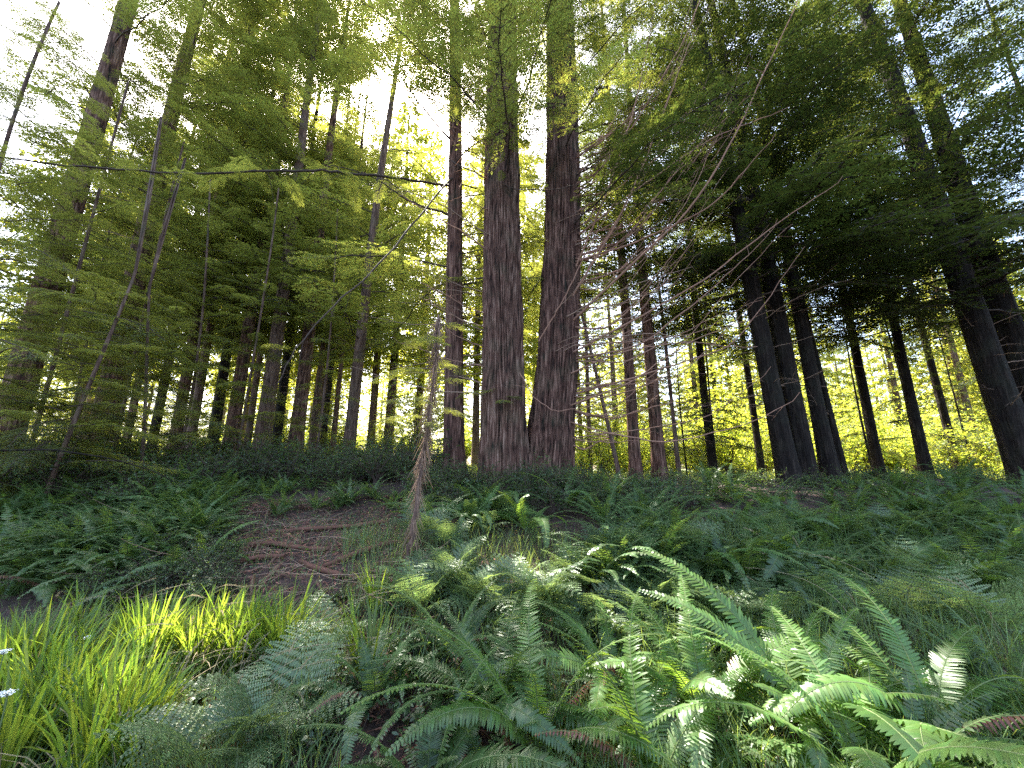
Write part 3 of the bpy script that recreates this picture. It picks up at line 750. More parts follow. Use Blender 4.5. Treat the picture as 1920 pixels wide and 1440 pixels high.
for i in range(46):
    px = rg.uniform(120, 430); x, y = ground_at(px, rg.uniform(985, 1150) if px < 300 else rg.uniform(1040, 1150))
    bush('huckleberry_shrub', 'low tangled shrub between the litter mound and the grass strip', x, y, rg.uniform(.3, .6), HUCK[i % 4], group='low shrubs between litter mound and grass strip')
for i in range(30):
    x, y = ground_at(rg.uniform(780, 1330), rg.uniform(915, 975))
    bush('huckleberry_shrub', 'tangled shrub on the slope before the twin redwood', x, y, rg.uniform(.5, .9), (HUCK + SALAL)[i % 6], group='tangled shrubs before the twin redwood')
for i in range(40):
    px = rg.uniform(60, 1880); py = rg.uniform(1130, 1420); x, y = ground_at(px, py)
    bush('salal_shrub', 'low leafy seedling among the foreground ferns', x, y, rg.uniform(.4, .8), LOW[i % 2], 'plant', group='leafy seedlings among the foreground ferns')

# ------------------------------------------------------------------ ferns
def frond_mesh(seed, L, e0, curl, pairs, pl, mat, gap=.10, w=.0155, sag=.2, twist=0):
    rg = np.random.default_rng(seed); ac = Acc()
    n = 30; t = np.linspace(0, 1, n); el = R(e0) - R(curl) * t ** 1.3; tw = R(twist) * t
    seg = L / (n - 1)
    C_ = np.cumsum(np.stack([np.cos(el) * np.cos(tw), np.cos(el) * np.sin(tw), np.sin(el)], 1) * seg, 0); C_ -= C_[0]
    tube(ac, C_, np.linspace(.0045, .0012, n), 4, 1)
    u = gap + (1 - gap) * (np.arange(pairs) + .5) / pairs
    P = np.stack([np.interp(u, t, C_[:, k]) for k in range(3)], 1)
    T = norm(np.stack([np.interp(u, t, np.gradient(C_, axis=0)[:, k]) for k in range(3)], 1))
    for sg in (1, -1):
        la = norm(np.cross([0, 0, 1.0], T)) * sg; up = norm(np.cross(T, la)) * sg
        v = (u - gap) / (1 - gap)
        prof = np.minimum(1, .55 + 1.6 * v) * np.clip(1 - v, 0, 1) ** .62 + .05
        ll = pl * prof * rg.uniform(.9, 1.08, pairs)
        D = la + T * (.22 + .5 * v)[:, None] + up * rg.normal(.05, .07, pairs)[:, None]
        ww = np.minimum(w * (.75 + .35 * prof), L * (1 - gap) / pairs * .98)
        keep = rg.random(pairs) > .05; keep[-int(rg.integers(0, 7)) - 1:] &= rg.random() > .35; ll = ll * np.where(keep, 1, rg.uniform(.15, .5, pairs)); ll = ll * np.where(rg.random(pairs) < .06, .7, 1)
        leaves(ac, P + la * .002, D, up + rg.normal(0, .10, (pairs, 3)) + T * .25, ll, ww, ((0, .75), (.12, 1), (.55, .82), (.85, .45), (1, 0)), bend=sag * rg.uniform(.6, 1.3, pairs), fold=.12)
    return ac.mesh('frond', [mat, M['stem']])
def bracken_frond(seed, L, e0, curl, mat, npin=11, width=.34):
    rg = np.random.default_rng(seed); ac = Acc(); n = 24; t = np.linspace(0, 1, n); el = R(e0) - R(curl) * t ** 1.5
    C_ = np.cumsum(np.stack([np.cos(el), 0 * t, np.sin(el)], 1) * L / (n - 1), 0); C_ -= C_[0]
    tube(ac, C_, np.linspace(.004, .001, n), 4, 1)
    G = np.gradient(C_, axis=0)
    for i in range(npin):
        v = i / (npin - 1); u = .32 + .67 * v
        p = np.array([np.interp(u, t, C_[:, k]) for k in range(3)]); T = norm(np.array([np.interp(u, t, G[:, k]) for k in range(3)]))
        for sg in (1, -1):
            la = norm(np.cross([0, 0, 1.0], T)) * sg; up = norm(np.cross(T, la)) * sg
            l = width * L * (1 - v) ** .8 * rg.uniform(.85, 1.1) + .02; d = norm(la + T * .38 + up * rg.uniform(-.12, .08))
            m = max(4, int(l / .017)); s = (np.arange(m) + .5) / m
            b = p + d * (l * s)[:, None] - up * (.15 * l * s * s)[:, None]
            lp = norm(np.cross(up, d))
            for g in (1, -1):
                diamonds(ac, b, lp * g + d * .35 + rg.normal(0, .08, (m, 3)), up + rg.normal(0, .12, (m, 3)), (.30 * l * (1 - s) ** .7 + .010) * .66, .0175, fold=.2)
            tube(ac, [p, p + d * l * .5 - up * .04 * l, p + d * l - up * .15 * l], [.0015, .001, .0005], 3, 1)
    return ac.mesh('frond', [mat, M['stem']])
shapes = [(.95, 66, 70, 0), (.90, 52, 85, 12), (.85, 75, 60, -8), (.80, 38, 62, 8), (1.0, 60, 105, -14), (.75, 78, 78, 10), (.9, 26, 40, -10), (.88, 58, 95, 25), (.65, 70, 55, -20), (1.02, 46, 78, 4), (.78, 60, 120, 10), (.55, 45, 50, -25)]
SWORD = [frond_mesh(500 + k, L, e, c, 50, .108 * (.86 + .07 * (k % 5)), M['sword_fern'], twist=tw, sag=.12 + .08 * (k % 4)) for k, (L, e, c, tw) in enumerate(shapes)]
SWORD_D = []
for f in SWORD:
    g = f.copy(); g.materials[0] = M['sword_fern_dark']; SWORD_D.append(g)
DEADF = [frond_mesh(520 + k, .7, e, c, 34, .05, M['fern_dead'], sag=.8, w=.014) for k, (e, c) in enumerate([(30, 75), (10, 60)])]
BRACK = [bracken_frond(530 + k, L, e, c, M['bracken']) for k, (L, e, c) in enumerate([(.75, 62, 55), (.7, 48, 60), (.85, 70, 75), (.6, 35, 40)])]

def fern(label, x, y, s, fronds, n, seed, group=None, dead=0, name='sword_fern', bias=None, lift=0.02):
    rg = np.random.default_rng(seed)
    t = empty(name, (x, y, gz(x, y) + lift), rg.uniform(0, 6.28) if bias is None else 0); tag(t, label, 'fern', group)
    for i in range(n):
        az = i * 2 * math.pi / n * 1.0 + rg.normal(0, .22)
        if bias is not None: az = bias[0] + (i / max(1, n - 1) - .5) * bias[1] + rg.normal(0, .1)
        link('frond', fronds[rg.integers(len(fronds))], t, (.02 * math.cos(az), .02 * math.sin(az), 0), (rg.normal(0, .22), rg.normal(0, .10), az), s * rg.uniform(.75, 1.12))
    for i in range(dead):
        o = link('frond', DEADF[i % 2], t, (0, 0, 0), (rg.normal(0, .3), rg.uniform(-.5, .5), rg.uniform(0, 6.28)), s * rg.uniform(.8, 1.0)); o['label'] = 'dead brown frond'
    return t
def fern_mesh(seed, fronds, n, s=1.0, dead=0):
    """a whole fern joined into one mesh, for the ones too far off to show single fronds"""
    rg = np.random.default_rng(seed); ac = Acc(); src = []
    for i in range(n):
        f = fronds[rg.integers(len(fronds))]
        V = np.empty(len(f.vertices) * 3, np.float32); f.vertices.foreach_get('co', V); F_ = np.empty(len(f.polygons) * 3, np.int32); f.polygons.foreach_get('vertices', F_)
        mi = np.empty(len(f.polygons), np.int32); f.polygons.foreach_get('material_index', mi)
        mt = np.array(Euler((rg.normal(0, .22), rg.normal(0, .1), i * 6.283 / n + rg.normal(0, .2))).to_matrix())
        V = V.reshape(-1, 3) @ mt.T * s * rg.uniform(.75, 1.1)
        ac.V.append(V); ac.F.append(F_.reshape(-1, 3) + ac.n); ac.M.append(mi); ac.n += len(V)
    return ac.mesh('fern', list(fronds[0].materials))
lowf = [frond_mesh(560 + k, L, e, c, 24, .085, M['sword_fern_dark'], w=.026) for k, (L, e, c) in enumerate([(.9, 62, 75), (.85, 48, 70), (.7, 75, 50)])]
FERNS = [fern_mesh(570 + k, lowf, 12) for k in range(4)]
lowb = [bracken_frond(580 + k, L, e, c, M['bracken'], 8) for k, (L, e, c) in enumerate([(.75, 62, 55), (.7, 45, 60)])]
BFERNS = [fern_mesh(590 + k, lowb, 8) for k in range(3)]

big = [ # px, py of the crown on the ground, size, fronds, kind, label
 (930, 1345, .95, 13, 'D', 6, 'dark sword fern with upright fronds in the bottom centre'),
 (700, 1330, .75, 10, 'D', 2, 'bluish sword fern left of the bottom centre one'),
 (1010, 1440, .95, 12, 'S', 6, 'sword fern low in the bottom centre with a rusty dead frond'),
 (1330, 1380, .95, 13, 'S', 1, 'bright arching sword fern just right of the bottom centre'),
 (1520, 1370, 1.0, 14, 'S', 0, 'yellow-green arching sword fern in the bottom right'),
 (1760, 1400, 1.0, 14, 'S', 1, 'large pale sword fern in the bottom right corner'),
 (1640, 1500, .9, 12, 'S', 2, 'sword fern cut by the bottom edge on the right'),
 (1230, 1500, .9, 12, 'S', 1, 'sword fern cut by the bottom edge near the centre'),
 (800, 1520, .8, 10, 'D', 1, 'dark sword fern cut by the bottom edge left of centre'),
 (1910, 1330, .9, 12, 'D', 1, 'dark sword fern at the right edge'),
 (1150, 1290, .8, 10, 'S', 0, 'backlit sword fern behind the bottom centre ferns'),
 (520, 1400, .8, 9, 'B', 0, 'grey-green lacy fern beside the litter patch at the lower left'),
 (400, 1480, .8, 9, 'B', 0, 'pale lacy fern at the bottom left'),
 (580, 1260, .7, 8, 'B', 0, 'lacy fern rising at the right end of the bright grass'),
 (880, 985, .75, 12, 'D', 1, 'glossy sword fern spreading in front of the twin redwood'),
 (1100, 1130, .8, 9, 'B', 0, 'sunlit pale lacy fern in the middle of the fern bed'),
 (1010, 1150, .75, 9, 'B', 0, 'lacy fern left of the palest one in the fern bed'),
 (880, 1130, .75, 9, 'B', 0, 'lacy fern below the glossy fern in front of the twin redwood'),
 (780, 1130, .7, 8, 'B', 0, 'lacy fern at the left of the fern bed'),
 (1250, 1160, .75, 9, 'B', 0, 'lacy fern right of the palest one in the fern bed'),
 (1340, 1190, .8, 9, 'B', 0, 'lacy fern between the fern bed and the right hand grass'),
 (850, 1240, .8, 12, 'D', 1, 'tall deep green sword fern right of the narrow grass tuft'),
 (1250, 1060, .8, 9, 'B', 0, 'lacy fern lit at its tips below the first slender trunk'),
]
for k, (px, py, s, n, kd, dead, lab) in enumerate(big):
    x, y = ground_at(px, py)
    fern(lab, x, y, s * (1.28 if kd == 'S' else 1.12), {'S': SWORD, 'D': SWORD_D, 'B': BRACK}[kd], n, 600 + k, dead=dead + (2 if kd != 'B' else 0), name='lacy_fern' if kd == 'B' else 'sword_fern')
rg = np.random.default_rng(12)
def far_fern(px, py, s, m, label, group, name):
    x, y = ground_at(px, py); 
    if not far_enough(x, y): return
    o = link(name, m, None, (x, y, gz(x, y) + .01), (rg.normal(0, .08), rg.normal(0, .08), rg.uniform(0, 6.28)), s); tag(o, label.split(' in the ')[0].split(' on the ')[0].split(' behind ')[0].split(' filling ')[0].split(' under ')[0] + ' ' + zone(x, y), 'fern', group + ', ' + zone(x, y))
for i in range(130):
    far_fern(1100 + 860 * rg.random(), rg.uniform(915, 1130), rg.uniform(.45, 1.2), FERNS[i % 4], 'dark sword fern in the shaded bank on the right', 'ferns on the shaded right bank', 'sword_fern')
for i in range(40):
    far_fern(1150 + 800 * rg.random(), rg.uniform(1000, 1230), rg.uniform(.6, .9), BFERNS[i % 3], 'dull green lacy fern in the shaded hollow on the right', 'lacy ferns in the right hollow', 'lacy_fern')
for i in range(130):
    px = -40 + 450 * rg.random()
    far_fern(px, rg.uniform(925, 1160 - .3 * max(px, 0)), rg.uniform(.5, 1.25), FERNS[i % 4], 'sword fern on the dark bank at the left', 'ferns on the dark left bank', 'sword_fern')
for i in range(34):
    far_fern(rg.uniform(330, 760), rg.uniform(915, 975), rg.uniform(.5, .75), FERNS[i % 4], 'sword fern behind the brown litter mound', 'ferns behind the litter mound', 'sword_fern')
for i in range(42):
    far_fern(rg.uniform(760, 1340), rg.uniform(960, 1230), rg.uniform(.5, .8), BFERNS[i % 3], 'lacy fern filling the bed below the twin redwood', 'lacy ferns of the central bed', 'lacy_fern')
for i in range(44):
    px = rg.uniform(1080, 1960) if i < 26 else rg.uniform(-20, 420) if i < 36 else rg.uniform(780, 1080)
    x, y = ground_at(px, rg.uniform(945, 1130) if i < 26 else rg.uniform(960, 1120) if i < 36 else rg.uniform(950, 1010))
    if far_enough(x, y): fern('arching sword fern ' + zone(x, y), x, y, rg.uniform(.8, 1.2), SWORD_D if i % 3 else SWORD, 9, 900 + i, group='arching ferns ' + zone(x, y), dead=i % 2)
for i in range(20):
    far_fern(rg.uniform(700, 1900), rg.uniform(1240, 1500), rg.uniform(.5, .75), FERNS[i % 4], 'small dark fern under the big foreground ferns', 'small ferns under the big ones', 'sword_fern')

# ------------------------------------------------------------------ grasses
def blades(ac, P, H, W, bend, az=None, m=0, seed=0, lean=.15):
    rg = np.random.default_rng(seed); n = len(P)
    az = rg.uniform(0, 6.28, n) if az is None else az
    hd = np.stack([np.cos(az), np.sin(az), 0 * az], 1); tw = az + rg.normal(math.pi / 2, .5, n)
    Sd = np.stack([np.cos(tw), np.sin(tw), 0 * tw], 1)
    st = [(0, .7), (.3, 1), (.6, .85), (.85, .5), (1, 0)]; rows = []
    H = np.broadcast_to(H, (n,))[:, None]; W = np.broadcast_to(W, (n,))[:, None]; bend = np.broadcast_to(bend, (n,))[:, None]
    for k, (u, ww) in enumerate(st):
        c = P + np.array([0, 0, 1.0]) * H * (u - .42 * bend * u ** 2.5) + hd * H * (lean * u + bend * .75 * u ** 2.2)
        rows.append(c[:, None] if ww == 0 else np.stack([c + Sd * W * ww / 2, c - Sd * W * ww / 2], 1))
    V = np.concatenate(rows, 1); F = [(0, 2, 3), (0, 3, 1), (2, 4, 5), (2, 5, 3), (4, 6, 7), (4, 7, 5), (6, 8, 7)]
    ac.add(V.reshape(-1, 3), (np.array(F)[None] + (np.arange(n) * 9)[:, None, None]).reshape(-1, 3), m)
def clump_mesh(seed, n, H, W, rad, bend, mat):
    rg = np.random.default_rng(seed); ac = Acc(); a = rg.uniform(0, 6.28, n); r_ = rad * np.sqrt(rg.random(n))
    P = np.stack([r_ * np.cos(a), r_ * np.sin(a), 0 * a - .02], 1)
    blades(ac, P, H * rg.uniform(.5, 1.1, n), W * rg.uniform(.7, 1.2, n), np.abs(rg.normal(bend, bend * .6, n)), a + rg.normal(0, .6, n), 0, seed)
    n = n // 4; a = rg.uniform(0, 6.28, n); r_ = rad * 1.4 * np.sqrt(rg.random(n))
    blades(ac, np.stack([r_ * np.cos(a), r_ * np.sin(a), 0 * a - .02], 1), H * rg.uniform(.3, .9, n), W * .45, np.abs(rg.normal(bend * 2, bend, n)), a, 1, seed + 1)
    return ac.mesh('grass_clump', [mat, M['dry']])
CL = [clump_mesh(700 + k, 46, .62, .0165, .075, .30, M['blade']) for k in range(4)]
pts = []
rg = np.random.default_rng(14)
for i in range(34): pts.append((215 + 330 * rg.random(), rg.uniform(1235, 1285), 1.0))
for i in range(30): pts.append((-30 + 260 * rg.random(), rg.uniform(1290, 1500), 1.05))
for i in range(5): pts.append((230 + 60 * rg.random(), rg.uniform(1340, 1480), .85))
for i, (px, py, s) in enumerate(pts):
    x, y = ground_at(px, py)
    lab = ('clump of broad yellow-green grass blades in the sunny strip, ' + ('left end' if px < 300 else 'middle' if px < 430 else 'right end')) if i < 34 else ('clump of broad green grass blades in the bottom left corner, ' + ('cut by the frame' if py > 1440 or px < 20 else 'back row' if py < 1350 else 'front row')) if i < 64 else 'smaller clump of broad grass beside the litter patch'
    tag(link('grass_clump', CL[i % 4], None, (x, y, gz(x, y)), (0, 0, rg.uniform(0, 6.28)), s * rg.uniform(.8, 1.1)), lab, 'grass clump',
        ['clumps in the sunny grass strip', 'clumps in the bottom left corner', 'clumps beside the litter patch'][0 if i < 34 else 1 if i < 64 else 2])
for px, py, s, lab in [(690, 1275, 1.0, 'upright narrow grass tuft between the lacy fern and the deep green sword fern'), (705, 1150, .8, 'bright grass tuft at the left end of the fern bed'),
                       (1395, 1180, .7, 'yellowing blade tuft in the fern bed right of the palest fern'), (500, 1235, .8, 'grass tuft at the right end of the sunny strip'), (150, 1180, .7, 'pale grass tuft above the left corner')]:
    x, y = ground_at(px, py)
    tag(link('grass_clump', CL[1], None, (x, y, gz(x, y)), (0, 0, 1.3), s), lab, 'grass clump')

def scatter_px(n, x0, x1, y0, y1, rg):
    out = []
    # even over the ground rather than over the picture
    c = [ground_at(a, b) for a in (x0, x1) for b in (y0, y1)]
    xa, xb = min(q[0] for q in c), max(q[0] for q in c); ya, yb = min(q[1] for q in c), max(q[1] for q in c)
    P = np.stack([rg.uniform(xa, xb, n * 3), rg.uniform(ya, yb, n * 3)], 1)
    Z = ground_z(P[:, 0], P[:, 1]); dz = Z - EYE[2]; dep = P[:, 1] * _c + dz * _s; up = dz * _c - P[:, 1] * _s
    px = 960 + 720 * P[:, 0] / dep; py = 720 - 720 * up / dep
    k = (px > x0) & (px < x1) & (py > y0) & (py < y1)
    P = P[k][:n]; Z = Z[k][:n]
    return np.column_stack([P, Z - .01])
rg = np.random.default_rng(15)
ac = Acc()
P = scatter_px(9000, 1200, 2000, 1010, 1330, rg); blades(ac, P, rg.uniform(.15, .5, len(P)), rg.uniform(.004, .007, len(P)), np.abs(rg.normal(.45, .25, len(P))), None, 0, 1)
P = scatter_px(5000, 1000, 2000, 1330, 1600, rg); blades(ac, P, rg.uniform(.12, .35, len(P)), rg.uniform(.004, .007, len(P)), np.abs(rg.normal(.45, .25, len(P))), None, 0, 2)
P = scatter_px(5000, 640, 1250, 1010, 1330, rg); blades(ac, P, rg.uniform(.1, .4, len(P)), rg.uniform(.003, .006, len(P)), np.abs(rg.normal(.4, .25, len(P))), None, 0, 3)
P = scatter_px(6000, -200, 640, 1190, 1600, rg); blades(ac, P, rg.uniform(.1, .38, len(P)), rg.uniform(.004, .007, len(P)), np.abs(rg.normal(.4, .25, len(P))), None, 0, 4)
P = scatter_px(1800, -200, 760, 960, 1190, rg); blades(ac, P, rg.uniform(.08, .3, len(P)), rg.uniform(.003, .006, len(P)), np.abs(rg.normal(.5, .25, len(P))), None, 0, 5)
tag(link('grass', ac.mesh('grass', [M['grass']])), 'fine green grass growing through the ferns', 'grass', kind='stuff')
ac = Acc(); n = 26000
P = np.stack([rg.uniform(-26, 30, n), rg.uniform(13.5, 34, n)], 1); P = np.column_stack([P, ground_z(P[:, 0], P[:, 1])])
blades(ac, P, rg.uniform(.2, .6, n), rg.uniform(.015, .035, n), np.abs(rg.normal(.3, .2, n)), None, 0, 6)
tag(link('meadow_grass', ac.mesh('meadow_grass', [M['meadow']])), 'sunny meadow grass beyond the trunks', 'grass', kind='stuff')

# dry seed stalks with drooping heads at the left
def stalk_mesh(seed, H, bend):
    rg = np.random.default_rng(seed); ac = Acc(); s = np.linspace(0, 1, 14)
    c = np.stack([H * bend * s ** 2.4, 0 * s, H * (s - .45 * bend * s ** 3)], 1)
    tube(ac, c, np.linspace(.0022, .0012, 14), 4)
    n = 90; u = rg.uniform(.80, 1.0, n); P = np.stack([np.interp(u, s, c[:, k]) for k in range(3)], 1)
    T = norm(np.stack([np.interp(u, s, np.gradient(c, axis=0)[:, k]) for k in range(3)], 1))
    diamonds(ac, P, T + rg.normal(0, .45, (n, 3)), rg.normal(0, 1, (n, 3)), rg.uniform(.010, .02, n), .0035)
    return ac.mesh('seed_stalk', [M['dry']])
STK = [stalk_mesh(800 + k, h, b) for k, (h, b) in enumerate([(.7, .5), (.8, .75), (.6, .3), (.75, .95)])]
for i in range(70):
    px, py = (rg.uniform(300, 620), rg.uniform(1190, 1420)) if i < 44 else (rg.uniform(20, 330), rg.uniform(1230, 1420))
    x, y = ground_at(px, py)
    tag(link('seed_stalk', STK[i % 4], None, (x, y, gz(x, y) - .01), (0, 0, rg.normal(.3, .8)), rg.uniform(.7, 1.1)),
        'dry straw-coloured grass stalk with a drooping seed head at the lower left', 'grass stalk', 'dry seed stalks at the lower left')
for i in range(16):
    px, py = rg.uniform(1450, 1900), rg.uniform(1080, 1260); x, y = ground_at(px, py)
    tag(link('seed_stalk', STK[i % 4], None, (x, y, gz(x, y) - .01), (0, 0, rg.normal(2.6, .8)), rg.uniform(.7, 1.1)),
        'thin pale grass stalk arching over the right hand hollow', 'grass stalk', 'pale stalks in the right hollow')

# white umbel flowers at the left edge
def umbel(x, y, H, label, seed):
    rg = np.random.default_rng(seed); t = empty('white_flower', (x, y, gz(x, y))); tag(t, label, 'flower')
    ac = Acc(); tube(ac, [(0, 0, 0), (.01, 0, H * .5), (0, .01, H)], [.003, .0025, .002], 5); hd = Acc()
    for i in range(16):
        a = i * 2.4; r_ = .027 * math.sqrt((i + .5) / 16); e = np.array([r_ * math.cos(a), r_ * math.sin(a), H + .022 - r_ * .35])
        tube(ac, [(0, .01, H), e], [.001, .0008], 3)
        m = 14; q = rg.normal(0, .0042, (m, 3)) * [1, 1, .35] + e
        leaves(hd, q, rg.normal(0, 1, (m, 3)) * [1, 1, .2], np.tile([0, 0, 1.0], (m, 1)) + rg.normal(0, .3, (m, 3)), .006, .004)
    link('stem', ac.mesh('stem', [M['stem']]), t); link('flower_head', hd.mesh('flower_head', [M['petal']]), t)
for k, (px, py, Y, lab) in enumerate([(5, 1215, 1.95, 'upper white flower head at the left edge'), (12, 1292, 1.75, 'lower white flower head at the left edge'), (165, 1190, 3.0, 'small white flower head above the corner grass')]):
    p = at(px, py, Y); umbel(p[0], p[1], p[2] - gz(p[0], p[1]) - .03, lab, k)

# ------------------------------------------------------------------ litter, twigs and ground cover
ac = Acc(); P = np.concatenate([scatter_px(16000, 100, 800, 930, 1420, rg), scatter_px(4000, 760, 1900, 960, 1500, rg)])
n = len(P); a = rg.uniform(0, 6.28, n)
P[:, 2] += rg.uniform(.008, .035, n)
diamonds(ac, P, np.stack([np.cos(a), np.sin(a), rg.normal(0, .18, n)], 1), np.tile([0, 0, 1.0], (n, 1)) + rg.normal(0, .3, (n, 3)), rg.uniform(.03, .16, n), rg.uniform(.004, .016, n))
tag(link('needle_litter', ac.mesh('needle_litter', [M['litter']])), 'reddish brown fallen needles and bark shreds on the forest floor', 'leaf litter', kind='stuff')
ac = Acc(); P = np.concatenate([scatter_px(5000, 640, 2000, 950, 1500, rg), scatter_px(2600, -100, 640, 930, 1500, rg)]); n = len(P); P[:, 2] += rg.uniform(.02, .16, n)
a = rg.uniform(0, 6.28, n)
leaves(ac, P, np.stack([np.cos(a), np.sin(a), rg.normal(0, .25, n)], 1), np.tile([0, 0, 1.0], (n, 1)) + rg.normal(0, .35, (n, 3)), rg.uniform(.02, .05, n), rg.uniform(.014, .03, n), ((0, .3), (.4, 1), (.75, .7), (1, 0)), bend=.15, fold=.2)
tag(link('ground_cover', ac.mesh('ground_cover', [M['shrub']])), 'small leafy ground cover under the ferns', 'ground cover', kind='stuff')
def stick(px, py, L, az, r_, label, seed, group=None):
    rg2 = np.random.default_rng(seed); x, y = ground_at(px, py); s = np.linspace(0, 1, 9)
    X = x + L * s * math.cos(az); Yy = y + L * s * math.sin(az)
    c = np.column_stack([X - x, Yy - y, ground_z(X, Yy) - gz(x, y) + .02 + rg2.uniform(0, .05) * s]); c[1:-1] += rg2.normal(0, .012, (7, 3))
    ac = Acc(); tube(ac, c, np.linspace(r_, r_ * .4, 9), 5, cap=True)
    for j in (3, 5, 6): tube(ac, [c[j], c[j] + rg2.normal(0, .09, 3) + [0, 0, .05]], [r_ * .5, r_ * .2], 3)
    tag(link('fallen_twig', ac.mesh('fallen_twig', [M['twig_pale']]), None, (x, y, gz(x, y))), label, 'twig', group)
stick(505, 1000, .55, 2.3, .009, 'pale forked twig on the left of the litter mound', 1)
stick(360, 1072, .5, .1, .010, 'pale twig lying at the foot of the dark left bank', 2)
stick(540, 990, .5, .9, .008, 'pale twig standing out on the top of the litter mound', 3)
for i in range(34): stick(rg.uniform(300, 760), rg.uniform(960, 1110), rg.uniform(.2, .8), rg.uniform(0, 3.1), rg.uniform(.003, .007), 'thin dead twig scattered on the brown litter mound', 10 + i, 'twigs on the litter mound')

for i in range(150):
    px, py = (rg.uniform(280, 770), rg.uniform(950, 1120)) if i < 75 else (rg.uniform(250, 900), rg.uniform(1180, 1420)); x, y = ground_at(px, py)
    o = link('dead_frond', DEADF[i % 2], None, (x, y, gz(x, y) + .05), (rg.normal(0, .3), rg.uniform(.35, .75) if i % 2 == 0 else rg.uniform(.1, .4), rg.uniform(0, 6.28)), rg.uniform(.4, .9))
    tag(o, 'rust-brown dead fern frond lying on the litter', 'dead frond', 'dead fronds on the litter')
for i in range(60):
    px, py = rg.uniform(250, 770), rg.uniform(940, 1130); x, y = ground_at(px, py)
    tag(link('fallen_branch', BARE[i % 4], None, (x, y, gz(x, y) + .03), (rg.normal(0, .4), rg.uniform(-.05, .1), rg.uniform(0, 6.28)), rg.uniform(.15, .38)), 'bare dead branch lying on the litter mound', 'branch', 'dead branches on the litter mound')
ac = Acc(); P = np.concatenate([scatter_px(2600, 300, 440, 1270, 1420, rg), scatter_px(2600, 540, 650, 1150, 1250, rg), scatter_px(1500, 440, 560, 1220, 1330, rg)]); n = len(P); a = rg.uniform(0, 6.28, n); P[:, 2] += rg.uniform(.02, .07, n)
diamonds(ac, P, np.stack([np.cos(a), np.sin(a), rg.normal(0, .25, n)], 1), np.tile([0, 0, 1.0], (n, 1)) + rg.normal(0, .3, (n, 3)), rg.uniform(.03, .10, n), rg.uniform(.004, .010, n))
tag(link('red_litter', ac.mesh('red_litter', [M['fern_dead']])), 'heaped reddish litter among the lacy ferns at the lower left', 'leaf litter', kind='stuff')
def bark_strip(px, py, L, az, wd, label, seed):
    rg2 = np.random.default_rng(seed); x, y = ground_at(px, py); s = np.linspace(-.5, .5, 14); X = x + L * s * math.cos(az); Yy = y + L * s * math.sin(az)
    z = ground_z(X, Yy) - gz(x, y) + .035; n2 = np.array([-math.sin(az), math.cos(az)]); V = []
    for k in range(14):
        ww = wd * (.6 + .5 * rg2.random()) * (1 - abs(s[k]) ** 2 * 2.4)
        for o, h in ((-1, -.01), (-.5, .022), (0, .03), (.5, .02), (1, -.012), (0, -.01)):
            V.append((X[k] - x + n2[0] * ww * o + rg2.normal(0, .004), Yy[k] - y + n2[1] * ww * o, z[k] + h * (.7 + .5 * rg2.random())))
    F = []
    for k in range(13):
        for q in range(6):
            a = k * 6 + q; b = k * 6 + (q + 1) % 6; F += [(a, b, b + 6), (a, b + 6, a + 6)]
    F += [(0, 1, 5), (1, 2, 5), (2, 3, 5), (3, 4, 5)] + [(78, 83, 79), (79, 83, 80), (80, 83, 81), (81, 83, 82)]
    ac = Acc(); ac.add(V, F); tag(link('bark_strip', ac.mesh('bark_strip', [M['stump']]), None, (x, y, gz(x, y))), label, 'bark strip')
for k, (px, py, L, az, wd, lab) in enumerate([(620, 995, 1.5, .15, .07, 'long reddish strip of fallen bark along the top of the litter mound'), (540, 1030, 1.1, -.2, .06, 'reddish bark strip in the middle of the litter mound'),
      (680, 1040, .8, .5, .05, 'short bark strip beside the foot of the snag'), (450, 1062, .9, .1, .05, 'bark strip at the left end of the litter mound'), (600, 1075, .7, -.5, .04, 'narrow bark strip at the front edge of the litter mound')]):
    bark_strip(px, py, L, az, wd, lab, 60 + k)
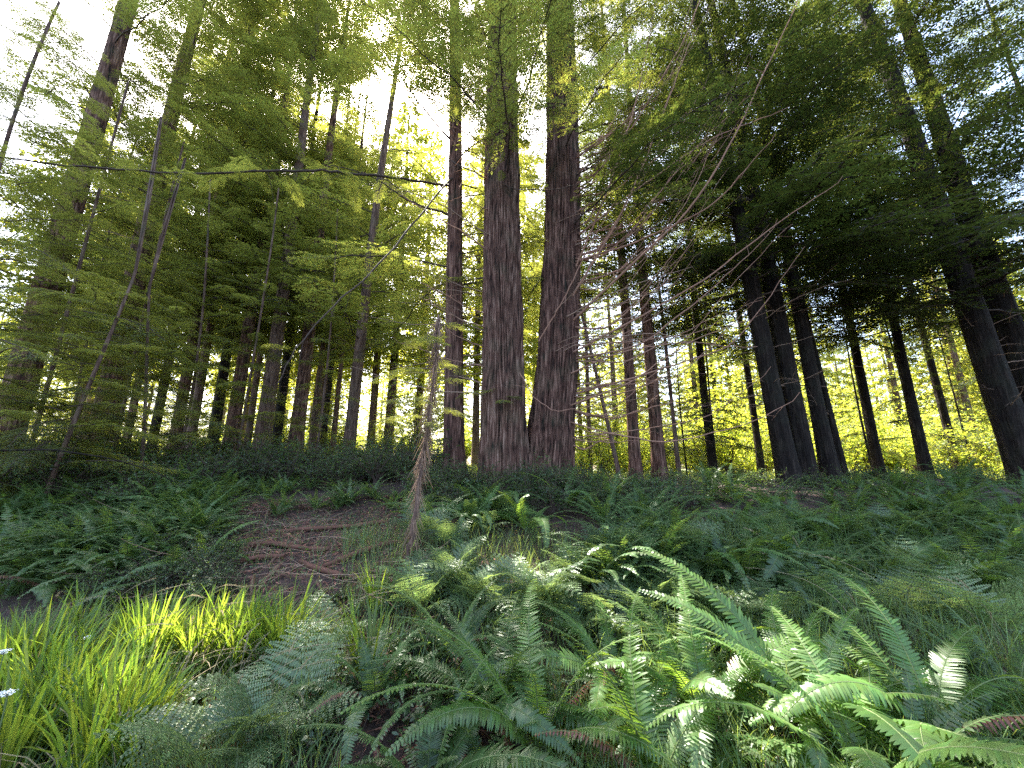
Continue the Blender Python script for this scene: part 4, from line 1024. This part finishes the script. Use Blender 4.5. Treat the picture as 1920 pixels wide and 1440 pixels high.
# ------------------------------------------------------------------ the snag wrapped in dead twigs
def snag():
    b = ground_at(762, 1062); Y = b[1]; x0, y0 = b; z0 = gz(x0, y0)
    t = empty('dead_snag', (x0, y0, z0)); tag(t, 'leaning dead stem shaggy with brown hanging twigs, left of the slim redwood', 'snag')
    P = np.array([at(762, 1070, Y), at(778, 960, Y + .1), at(795, 850, Y + .2), at(810, 740, Y + .3), at(822, 590, Y + .4)]) - np.array([x0, y0, z0])
    q = np.linspace(0, 1, 30); k = np.linspace(0, 1, 5); C_ = np.stack([np.interp(q, k, P[:, j]) for j in range(3)], 1); rg = np.random.default_rng(3)
    C_[1:] += rg.normal(0, .008, (29, 3))
    ac = Acc(); tube(ac, C_, np.linspace(.030, .010, 30), 9, cap=True); link('stem', ac.mesh('stem', [M['bark_thin']]), t)
    ac = Acc()
    for i in range(1100):
        u = rg.random() ** .9; b_ = np.array([np.interp(u, q, C_[:, j]) for j in range(3)]); a = rg.uniform(0, 6.28); l = rg.uniform(.06, .28) * (.55 + .6 * u); s = np.linspace(0, 1, 5)[:, None]
        d = np.array([math.cos(a), math.sin(a), rg.uniform(-.4, .3)]); o = rg.uniform(.15, .75)
        tube(ac, b_ + d * l * o * s - np.array([0, 0, 1.0]) * l * s ** 1.6, np.linspace(.0045, .0015, 5), 3)
    tag(link('dead_twigs', ac.mesh('dead_twigs', [M['shag']]), t), kind='stuff')
    for i, (z, az, L) in enumerate([(0, a_, l_) for a_, l_ in [(q * 2.4, .40 + .3 * ((q * 7) % 5) / 4) for q in range(11)]]):
        bb = link('branch', FINE[i % 4][0], t, tuple(C_[-2 - i]), (0, 0, az), L / 3.4 * 1.3); tag(link('foliage', FINE[i % 4][1], bb), kind='stuff')
snag()
# low branch arching across the left undergrowth
def low_branch():
    P = np.array([at(-30, 845, 5.2), at(100, 843, 5.4), at(200, 858, 5.6), (at(280, 880, 5.8)), at(330, 905, 6.0)]); o = P[0]
    q = np.linspace(0, 1, 20); C_ = np.stack([np.interp(q, np.linspace(0, 1, 5), P[:, j]) for j in range(3)], 1) - o
    ac = Acc(); tube(ac, C_, np.linspace(.014, .005, 20), 5)
    tag(link('arching_branch', ac.mesh('arching_branch', [M['bark_shaded']]), None, tuple(o)), 'dark bare branch arching over the undergrowth at the left edge', 'branch')
low_branch()
